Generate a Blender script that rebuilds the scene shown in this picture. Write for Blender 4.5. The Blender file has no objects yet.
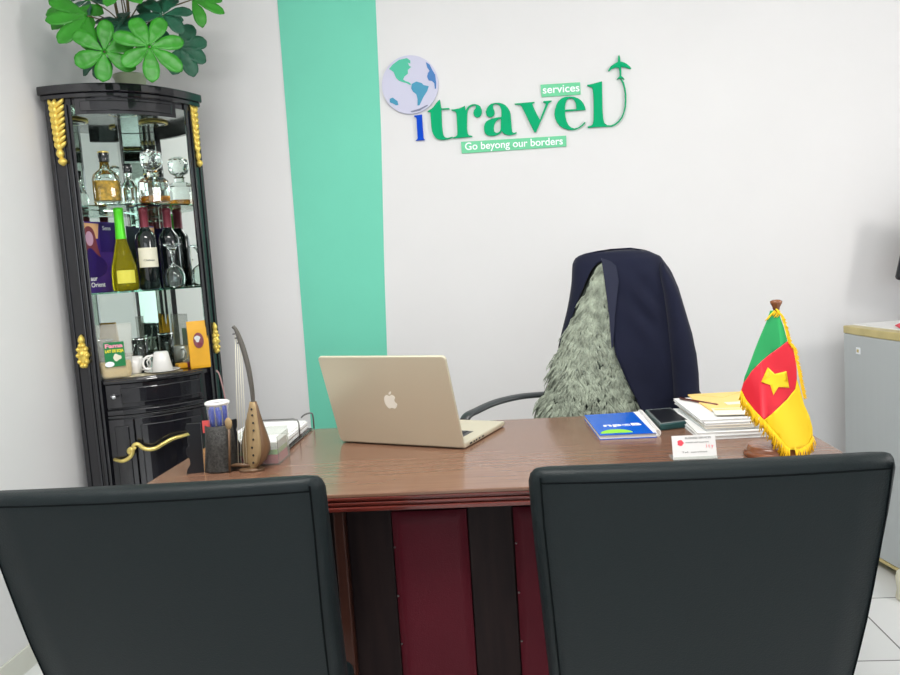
import bpy, bmesh, math, random
from mathutils import Vector, Matrix, noise
random.seed(7)
S = bpy.context.scene
COL = S.collection
PI = math.pi

# ---------------- camera ----------------
yaw, pitch, roll = math.radians(4.8216), math.radians(5.5523), math.radians(-3.7506)
fw = Vector((-math.sin(yaw)*math.cos(pitch), math.cos(yaw)*math.cos(pitch), -math.sin(pitch)))
rt = Vector((math.cos(yaw), math.sin(yaw), 0)); up = rt.cross(fw)
r2 = rt*math.cos(roll)+up*math.sin(roll); u2 = -rt*math.sin(roll)+up*math.cos(roll)
cd = bpy.data.cameras.new('camera'); cam = bpy.data.objects.new('camera', cd); COL.objects.link(cam)
cd.sensor_fit = 'HORIZONTAL'; cd.sensor_width = 36; cd.lens = 760/900*36; cd.clip_start = .02
cam.matrix_world = Matrix(((r2.x, u2.x, -fw.x, 0), (r2.y, u2.y, -fw.y, 0), (r2.z, u2.z, -fw.z, 1.225), (0, 0, 0, 1)))
S.camera = cam
# ---------------- light ----------------
w = bpy.data.worlds.new('world'); S.world = w; w.use_nodes = True
w.node_tree.nodes['Background'].inputs[0].default_value = (.85, .93, 1, 1)
w.node_tree.nodes['Background'].inputs[1].default_value = 1.6
def area(name, loc, target, sx, sy, power, color):
    l = bpy.data.lights.new(name, 'AREA'); l.shape = 'RECTANGLE'; l.size = sx; l.size_y = sy; l.energy = power; l.color = color
    o = bpy.data.objects.new(name, l); COL.objects.link(o); o.location = loc
    o.rotation_euler = (Vector(target)-Vector(loc)).to_track_quat('-Z', 'Y').to_euler(); return o
area('invented_front_window_fill', (.5, -2.38, 1.5), (.5, 3, 1.5), 3.2, 1.9, 30, (.97, .985, 1))  # broad fill light for a window invented behind the camera
area('daylight_side_window', (2.42, 1.25, 1.95), (-1.64, 2.0, 1.5), .5, .6, 24, (1, .97, .93))
area('ceiling_panel_light', (-.35, 1.05, 2.71), (-.35, 1.05, 0), 1.15, .55, 44, (1, .985, .96))
S.cycles.max_bounces = 16; S.cycles.glossy_bounces = 10; S.cycles.transmission_bounces = 14
S.view_settings.view_transform = 'Standard'; S.view_settings.look = 'None'
S.view_settings.exposure = -0.06; S.view_settings.gamma = 1; S.view_settings.use_curve_mapping = False

# ---------------- materials ----------------
def lin(c):
    return tuple(((v/255)/12.92 if v/255 <= .04045 else ((v/255+.055)/1.055)**2.4) for v in c)+(1,)
def mat(name, rgb, rough=.5, metal=0, spec=.5, coat=0, trans=0, ior=1.45, noise_amt=0, nscale=20, bump=0, bscale=200, sheen=0, emit=None, alpha=1):
    m = bpy.data.materials.new(name); m.use_nodes = True; nt = m.node_tree; b = nt.nodes['Principled BSDF']
    b.inputs['Base Color'].default_value = lin(rgb); b.inputs['Roughness'].default_value = rough
    b.inputs['Metallic'].default_value = metal; b.inputs['Specular IOR Level'].default_value = spec
    b.inputs['Coat Weight'].default_value = coat; b.inputs['Coat Roughness'].default_value = .08
    b.inputs['Transmission Weight'].default_value = trans; b.inputs['IOR'].default_value = ior
    b.inputs['Sheen Weight'].default_value = sheen; b.inputs['Alpha'].default_value = alpha
    tc = nt.nodes.new('ShaderNodeTexCoord')
    if noise_amt:
        n = nt.nodes.new('ShaderNodeTexNoise'); n.inputs['Scale'].default_value = nscale; n.inputs['Detail'].default_value = 4
        nt.links.new(tc.outputs['Object'], n.inputs['Vector'])
        r = nt.nodes.new('ShaderNodeValToRGB'); c = lin(rgb)
        r.color_ramp.elements[0].position = .3; r.color_ramp.elements[1].position = .7
        r.color_ramp.elements[0].color = tuple(max(0, v*(1-noise_amt)) for v in c[:3])+(1,)
        r.color_ramp.elements[1].color = tuple(min(1, v*(1+noise_amt)) for v in c[:3])+(1,)
        nt.links.new(n.outputs['Fac'], r.inputs['Fac']); nt.links.new(r.outputs['Color'], b.inputs['Base Color'])
    if bump:
        n = nt.nodes.new('ShaderNodeTexNoise'); n.inputs['Scale'].default_value = bscale
        nt.links.new(tc.outputs['Object'], n.inputs['Vector'])
        bp = nt.nodes.new('ShaderNodeBump'); bp.inputs['Strength'].default_value = bump; bp.inputs['Distance'].default_value = .002
        nt.links.new(n.outputs['Fac'], bp.inputs['Height']); nt.links.new(bp.outputs['Normal'], b.inputs['Normal'])
    if emit:
        b.inputs['Emission Color'].default_value = lin(emit[0]); b.inputs['Emission Strength'].default_value = emit[1]
    return m
def wood(name, c1, c2, rough=.3, scale=(1.2, 14, 14), coat=.2, spec=.5):
    m = mat(name, c1, rough, coat=coat, spec=spec); nt = m.node_tree; b = nt.nodes['Principled BSDF']
    tc = nt.nodes.new('ShaderNodeTexCoord'); mp = nt.nodes.new('ShaderNodeMapping'); mp.inputs['Scale'].default_value = scale
    n = nt.nodes.new('ShaderNodeTexNoise'); n.inputs['Scale'].default_value = 3; n.inputs['Detail'].default_value = 8; n.inputs['Distortion'].default_value = .6
    r = nt.nodes.new('ShaderNodeValToRGB'); r.color_ramp.elements[0].position = .32; r.color_ramp.elements[1].position = .7
    r.color_ramp.elements[0].color = lin(c1); r.color_ramp.elements[1].color = lin(c2)
    nt.links.new(tc.outputs['Object'], mp.inputs['Vector']); nt.links.new(mp.outputs['Vector'], n.inputs['Vector'])
    nt.links.new(n.outputs['Fac'], r.inputs['Fac']); nt.links.new(r.outputs['Color'], b.inputs['Base Color'])
    return m
M = {}
M['wall'] = mat('wall_paint', (226, 225, 225), .75, noise_amt=.012, nscale=2.5, bump=.25, bscale=14)
M['ceil'] = mat('ceiling_paint', (232, 232, 230), .8)
M['teal'] = mat('teal_paint', (112, 208, 180), .6, noise_amt=.02, nscale=3)
M['skirt'] = mat('skirting_tile', (212, 212, 202), .3, noise_amt=.03, nscale=8)
M['black_lacquer'] = mat('black_lacquer', (26, 26, 31), .16, coat=.6)
M['gold'] = mat('gilt', (236, 208, 104), .36, metal=.5, bump=.3, bscale=120)
M['brass'] = mat('pale_brass', (228, 206, 122), .28, metal=.7)
M['mirror'] = mat('mirror_glass', (225, 232, 228), .015, metal=1)
M['glass'] = mat('clear_glass', (240, 250, 246), .01, trans=1, ior=1.45)
M['shelf_glass'] = mat('shelf_glass', (176, 208, 196), .02, trans=1, ior=1.2)
M['white_cer'] = mat('white_ceramic', (240, 238, 234), .15, coat=.4)
M['leather'] = mat('dark_green_black_leather', (15, 25, 27), .5, spec=.28, bump=.25, bscale=420)
M['leather_edge'] = mat('leather_piping', (8, 13, 15), .8, spec=.1)
M['desk_top'] = wood('walnut_laminate', (118, 84, 66), (132, 98, 78), .26, (1.5, 18, 18), .3)
M['desk_edge'] = wood('mahogany_edge', (84, 30, 24), (110, 44, 34), .22, (2, 20, 20), .5)
M['desk_dark'] = wood('dark_mahogany', (24, 16, 17), (36, 25, 24), .5, (14, 14, 1.5), 0, .15)
M['desk_rim'] = wood('brown_mahogany', (50, 26, 20), (66, 36, 26), .4, (14, 14, 1.5), 0, .25)
M['maroon'] = mat('maroon_leather', (76, 15, 27), .5, spec=.18, noise_amt=.1, nscale=4, bump=.3, bscale=350)
M['alu'] = mat('silver_aluminium', (216, 208, 184), .4, metal=.4)
M['dark_plastic'] = mat('dark_plastic', (22, 24, 28), .35)
M['steel'] = mat('steel_wire', (120, 120, 118), .3, metal=.9)
M['chrome'] = mat('chrome', (220, 220, 222), .1, metal=1)
M['navy'] = mat('navy_suit_cloth', (27, 30, 48), .9, spec=.15, sheen=.08, noise_amt=.15, nscale=6, bump=.4, bscale=600)
M['lapel_shading'] = mat('navy_lapel_shading_tint', (30, 34, 54), .75, spec=.25, sheen=.3)  # lighter copy of the navy, paints the lapel's shading difference
M['navy_dark'] = mat('navy_lining', (18, 20, 36), .7, spec=.2)
M['fur'] = mat('grey_green_fur', (146, 154, 138), .85, spec=.1, sheen=.2, noise_amt=.42, nscale=34)  # raised tone contrast imitates depth shading in the fur
M['fur_base'] = mat('fur_base_painted_shade', (66, 72, 66), .9, spec=.1)  # darker base paints the shade between the fur locks
M['paper'] = mat('white_paper', (238, 238, 236), .7, noise_amt=.01, nscale=30)
M['paper_grey'] = mat('grey_paper', (208, 212, 212), .7)
M['paper_warm'] = mat('cream_paper', (232, 226, 210), .7)
M['manila'] = mat('manila_envelope', (246, 208, 128), .6)
M['blue_cover'] = mat('blue_notebook_cover', (14, 100, 216), .25, coat=.3)
M['lime'] = mat('lime_print', (150, 222, 60), .4)
M['white_print'] = mat('white_print', (244, 246, 250), .5)
M['wood_base'] = wood('varnished_base_wood', (110, 62, 36), (140, 84, 50), .25, (6, 6, 20), .3)
M['flag_green'] = mat('green_satin', (18, 158, 84), .5, sheen=.3, bump=.2, bscale=900)
M['flag_red'] = mat('red_satin', (226, 18, 44), .5, sheen=.3, bump=.2, bscale=900)
M['flag_yellow'] = mat('yellow_satin', (252, 212, 4), .5, sheen=.3, bump=.2, bscale=900)
M['fringe'] = mat('golden_fringe', (252, 204, 18), .6)
M['leaf'] = mat('bright_green_leaf', (46, 134, 30), .42, coat=.0, noise_amt=.14, nscale=22)
M['leaf_dark'] = mat('dark_green_leaf', (30, 84, 62), .42, coat=0, noise_amt=.2, nscale=16)
M['stem'] = mat('brown_green_stem', (110, 96, 66), .6)
M['pot'] = mat('pale_green_pot', (214, 222, 190), .4)
M['fridge'] = mat('grey_fridge_enamel', (188, 193, 194), .38, spec=.5)
M['fridge_strip'] = mat('gold_trim_strip', (206, 190, 132), .35, metal=.4, noise_amt=.15, nscale=9)
M['kora_face'] = wood('pale_carved_wood', (142, 118, 82), (172, 148, 108), .5, (8, 8, 3), 0)
M['kora_side'] = wood('dark_carved_wood', (88, 66, 46), (116, 88, 62), .45, (8, 8, 3), .1)
M['kora_neck'] = mat('grey_brown_neck', (84, 80, 74), .45)
M['black_rough'] = mat('black_scaly_leather', (52, 51, 48), .45, bump=1, bscale=420, noise_amt=.75, nscale=190)
M['red'] = mat('red_cloth', (238, 82, 96), .7)
M['acrylic'] = mat('clear_acrylic', (236, 240, 236), .05, trans=.85, ior=1.2)
M['pink'] = mat('pink_leaflet', (214, 84, 96), .5)
M['green_pap'] = mat('green_leaflet', (160, 200, 120), .5)
M['pen_blue'] = mat('blue_pen_plastic', (20, 62, 170), .3)
M['liquor'] = mat('amber_liquor', (228, 150, 20), .05, trans=.7, ior=1.33)
M['wine_yellow'] = mat('yellow_green_glass', (222, 214, 40), .03, trans=.85, ior=1.2)
M['wine_dark'] = mat('dark_bottle_glass', (16, 22, 24), .06, coat=.5)
M['foil_green'] = mat('lime_green_foil', (86, 214, 40), .3, metal=.2)
M['foil_red'] = mat('maroon_foil', (120, 44, 58), .35, metal=.2)
M['label_cream'] = mat('cream_label', (226, 222, 200), .6)
M['label_gold'] = mat('gold_leaf_label', (206, 160, 50), .4, metal=.3, noise_amt=.5, nscale=70)
M['mustard'] = mat('mustard_packet', (228, 168, 38), .45, noise_amt=.07, nscale=20)
M['plastic_bag'] = mat('clear_plastic_bag', (224, 224, 214), .3, alpha=.28)
M['oats'] = mat('golden_granules', (214, 184, 112), .8, noise_amt=.2, nscale=200, bump=1, bscale=300)
M['label_green'] = mat('green_label', (20, 124, 66), .4)
M['yellow_print'] = mat('yellow_print', (240, 226, 50), .5)
M['pink_print'] = mat('pink_print', (240, 150, 176), .5)
M['purple'] = mat('purple_print', (74, 48, 132), .4, noise_amt=.2, nscale=9)
M['purple_dark'] = mat('dark_violet_print', (48, 30, 104), .4)
M['skin_print'] = mat('lilac_face_print', (202, 160, 186), .5)
M['hair_print'] = mat('russet_hair_print', (126, 62, 72), .5)
M['orange_print'] = mat('orange_print', (226, 176, 130), .5)
M['doily'] = mat('cream_doily', (216, 206, 178), .8, noise_amt=.15, nscale=60)
M['logo_green'] = mat('logo_green_acrylic', (0, 168, 112), .6, spec=.15)
M['logo_blue'] = mat('logo_blue_acrylic', (0, 72, 200), .6, spec=.15)
M['banner'] = mat('logo_banner_green', (104, 204, 152), .4)
M['globe'] = mat('globe_pale_lilac', (204, 204, 224), .6, spec=.2)
M['globe_line'] = mat('globe_grey_line', (120, 124, 150), .5)
M['samer'] = mat('globe_blue_land', (34, 140, 176), .4)
M['afr'] = mat('globe_deep_blue_land', (30, 110, 178), .4)
M['namer'] = mat('globe_green_land', (52, 184, 150), .4)
M['apple'] = mat('white_logo_inlay', (250, 246, 232), .3)
M['lamp_emit'] = mat('lamp_diffuser', (255, 255, 250), .5, emit=((255, 252, 245), 3))
M['frame_white'] = mat('white_window_frame', (228, 228, 226), .4)

# floor: 0.40 m tiles with thin grout
def tile_mat():
    m = mat('floor_tile', (228, 228, 226), .22, coat=.1); nt = m.node_tree; b = nt.nodes['Principled BSDF']
    tc = nt.nodes.new('ShaderNodeTexCoord'); mp = nt.nodes.new('ShaderNodeMapping'); mp.inputs['Location'].default_value = (-.29, -.187, 0)
    br = nt.nodes.new('ShaderNodeTexBrick'); br.offset = 0; br.squash = 1
    br.inputs['Scale'].default_value = 1; br.inputs['Brick Width'].default_value = .4; br.inputs['Row Height'].default_value = .4
    br.inputs['Mortar Size'].default_value = .0025; br.inputs['Mortar Smooth'].default_value = .1
    br.inputs['Color1'].default_value = lin((230, 231, 230)); br.inputs['Color2'].default_value = lin((225, 226, 225)); br.inputs['Mortar'].default_value = lin((120, 120, 118))
    nt.links.new(tc.outputs['Object'], mp.inputs['Vector']); nt.links.new(mp.outputs['Vector'], br.inputs['Vector'])
    nt.links.new(br.outputs['Color'], b.inputs['Base Color']); return m
M['floor'] = tile_mat()

# ---------------- helpers ----------------
def link(name, bm, m, parent=None, smooth=False, bevel=0, sub=0, solid=0, bseg=2, recalc=True):
    if recalc: bmesh.ops.recalc_face_normals(bm, faces=bm.faces)
    me = bpy.data.meshes.new(name); bm.to_mesh(me); bm.free()
    for k in (m if isinstance(m, (list, tuple)) else [m]): me.materials.append(M[k] if isinstance(k, str) else k)
    if smooth:
        for p in me.polygons: p.use_smooth = True
    o = bpy.data.objects.new(name, me); COL.objects.link(o)
    if parent: o.parent = parent
    if solid:
        s = o.modifiers.new('solid', 'SOLIDIFY'); s.thickness = abs(solid); s.offset = -1 if solid > 0 else 1
    if sub:
        s = o.modifiers.new('sub', 'SUBSURF'); s.levels = sub; s.render_levels = sub
    if bevel:
        s = o.modifiers.new('bevel', 'BEVEL'); s.width = bevel; s.segments = bseg; s.limit_method = 'ANGLE'; s.angle_limit = math.radians(40)
    return o
def thing(name, label, cat, loc=(0, 0, 0), rz=0, group=None):
    o = bpy.data.objects.new(name, None); COL.objects.link(o); o.location = loc; o.rotation_euler = (0, 0, rz)
    o.empty_display_size = .05; o['label'] = label; o['category'] = cat
    if group: o['group'] = group
    return o
def tag(o, label, cat, group=None, loc=None, rz=None):
    o['label'] = label; o['category'] = cat
    if group: o['group'] = group
    if loc is not None: o.location = loc
    if rz is not None: o.rotation_euler = (0, 0, rz)
    return o
def lab(o, s): o['label'] = s; return o
def struct(o): o['kind'] = 'structure'; return o
def box(bm, x0, x1, y0, y1, z0, z1, mi=0):
    v = [bm.verts.new((x, y, z)) for z in (z0, z1) for y in (y0, y1) for x in (x0, x1)]
    for f in ((0, 1, 3, 2), (4, 6, 7, 5), (0, 4, 5, 1), (2, 3, 7, 6), (0, 2, 6, 4), (1, 5, 7, 3)):
        bm.faces.new([v[i] for i in f]).material_index = mi
    return v
def B(*a, **k):
    bm = bmesh.new(); box(bm, *a, **k); return bm
def lathe(prof, n=28, center=(0, 0), sx=1, sy=1, bm=None, mi=0):
    bm = bm or bmesh.new(); rings = []
    for r, z in prof:
        if r < 1e-6: rings.append([bm.verts.new((center[0], center[1], z))])
        else: rings.append([bm.verts.new((center[0]+r*sx*math.cos(2*PI*i/n), center[1]+r*sy*math.sin(2*PI*i/n), z)) for i in range(n)])
    for a, b in zip(rings, rings[1:]):
        for i in range(n):
            j = (i+1) % n
            if len(a) == 1 and len(b) == 1: continue
            if len(a) == 1: f = bm.faces.new((a[0], b[i], b[j]))
            elif len(b) == 1: f = bm.faces.new((a[i], b[0], a[j]))
            else: f = bm.faces.new((a[i], a[j], b[j], b[i]))
            f.material_index = mi
    return bm
def tube(path, r, n=8, bm=None, cap=True, mi=0, flat=1.0):
    bm = bm or bmesh.new(); P = [Vector(p) for p in path]; rings = []
    R = r if isinstance(r, (list, tuple)) else [r]*len(P)
    ref = None
    for i, p in enumerate(P):
        t = (P[min(i+1, len(P)-1)]-P[max(i-1, 0)]).normalized()
        if ref is None: ref = Vector((0, 0, 1)) if abs(t.z) < .9 else Vector((1, 0, 0))
        s = t.cross(ref).normalized(); q = s.cross(t).normalized(); ref = q
        rings.append([bm.verts.new(p+s*R[i]*math.cos(2*PI*k/n)+q*R[i]*flat*math.sin(2*PI*k/n)) for k in range(n)])
    for a, b in zip(rings, rings[1:]):
        for k in range(n): bm.faces.new((a[k], a[(k+1) % n], b[(k+1) % n], b[k])).material_index = mi
    if cap: bm.faces.new(rings[0][::-1]).material_index = mi; bm.faces.new(rings[-1]).material_index = mi
    return bm
def spline(pts, n=8, closed=False):
    P = [Vector(p) for p in pts]; N = len(P); out = []
    for i in range(N if closed else N-1):
        if closed: a, b, c, d = P[i-1], P[i], P[(i+1) % N], P[(i+2) % N]
        else: a, b, c, d = P[max(i-1, 0)], P[i], P[i+1], P[min(i+2, N-1)]
        for k in range(n):
            t = k/n
            out.append(.5*((2*b)+(c-a)*t+(2*a-5*b+4*c-d)*t*t+(3*b-a-3*c+d)*t**3))
    if not closed: out.append(P[-1])
    return out
def loft(rings, bm=None, cap=True, closed=True, mi=0):
    bm = bm or bmesh.new(); V = [[bm.verts.new(p) for p in r] for r in rings]; n = len(V[0])
    for a, b in zip(V, V[1:]):
        for k in range(n if closed else n-1): bm.faces.new((a[k], a[(k+1) % n], b[(k+1) % n], b[k])).material_index = mi
    if cap and closed: bm.faces.new(V[0][::-1]).material_index = mi; bm.faces.new(V[-1]).material_index = mi
    return bm
def plate(name, outline, m, parent, thick, holes=(), to3d=None):
    """flat plate of real thickness from a 2-D outline (with holes), laid out by to3d(x, y, d)"""
    cu = bpy.data.curves.new(name, 'CURVE'); cu.dimensions = '2D'; cu.fill_mode = 'BOTH'; cu.extrude = thick/2
    for o_ in [outline]+list(holes):
        sp = cu.splines.new('POLY'); sp.points.add(len(o_)-1)
        for i, p in enumerate(o_): sp.points[i].co = (p[0], p[1], 0, 1)
        sp.use_cyclic_u = True
    tmp = bpy.data.objects.new('tmp', cu); COL.objects.link(tmp); bpy.context.view_layer.update()
    me = bpy.data.meshes.new_from_object(tmp.evaluated_get(bpy.context.evaluated_depsgraph_get()))
    bpy.data.objects.remove(tmp); bpy.data.curves.remove(cu)
    if to3d:
        for v in me.vertices: v.co = to3d(v.co.x, v.co.y, v.co.z)
    bm = bmesh.new(); bm.from_mesh(me); bpy.data.meshes.remove(me)
    bmesh.ops.remove_doubles(bm, verts=bm.verts, dist=1e-6)
    return link(name, bm, m, parent)
def text(name, body, size, m, parent, matrix, ext=.0004, bold=0.0, align='LEFT', fit=None):
    cu = bpy.data.curves.new(name, 'FONT'); cu.body = body; cu.size = size; cu.extrude = ext; cu.offset = bold; cu.align_x = align
    tmp = bpy.data.objects.new('tmp', cu); COL.objects.link(tmp); bpy.context.view_layer.update()
    me = bpy.data.meshes.new_from_object(tmp.evaluated_get(bpy.context.evaluated_depsgraph_get()))
    bpy.data.objects.remove(tmp); bpy.data.curves.remove(cu)
    if fit:
        xs = [v.co.x for v in me.vertices]; x0, x1 = min(xs), max(xs)
        k = fit/(x1-x0)
        for v in me.vertices: v.co.x = (v.co.x-(x0 if align == 'LEFT' else (x0+x1)/2))*k
    me.transform(matrix); me.materials.clear(); me.materials.append(M[m])
    o = bpy.data.objects.new(name, me); COL.objects.link(o); o.parent = parent; return o
def basis(origin, ux, uy):
    ux = Vector(ux).normalized(); uy = Vector(uy); uy = (uy-ux*uy.dot(ux)).normalized(); n = ux.cross(uy); o = Vector(origin)
    return Matrix(((ux.x, uy.x, n.x, o.x), (ux.y, uy.y, n.y, o.y), (ux.z, uy.z, n.z, o.z), (0, 0, 0, 1)))
def interp(tab, t):
    if t <= tab[0][0]: return tab[0][1]
    for (a, b), (c, d) in zip(tab, tab[1:]):
        if t <= c: return b+(d-b)*(t-a)/(c-a) if c > a else d
    return tab[-1][1]
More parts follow.
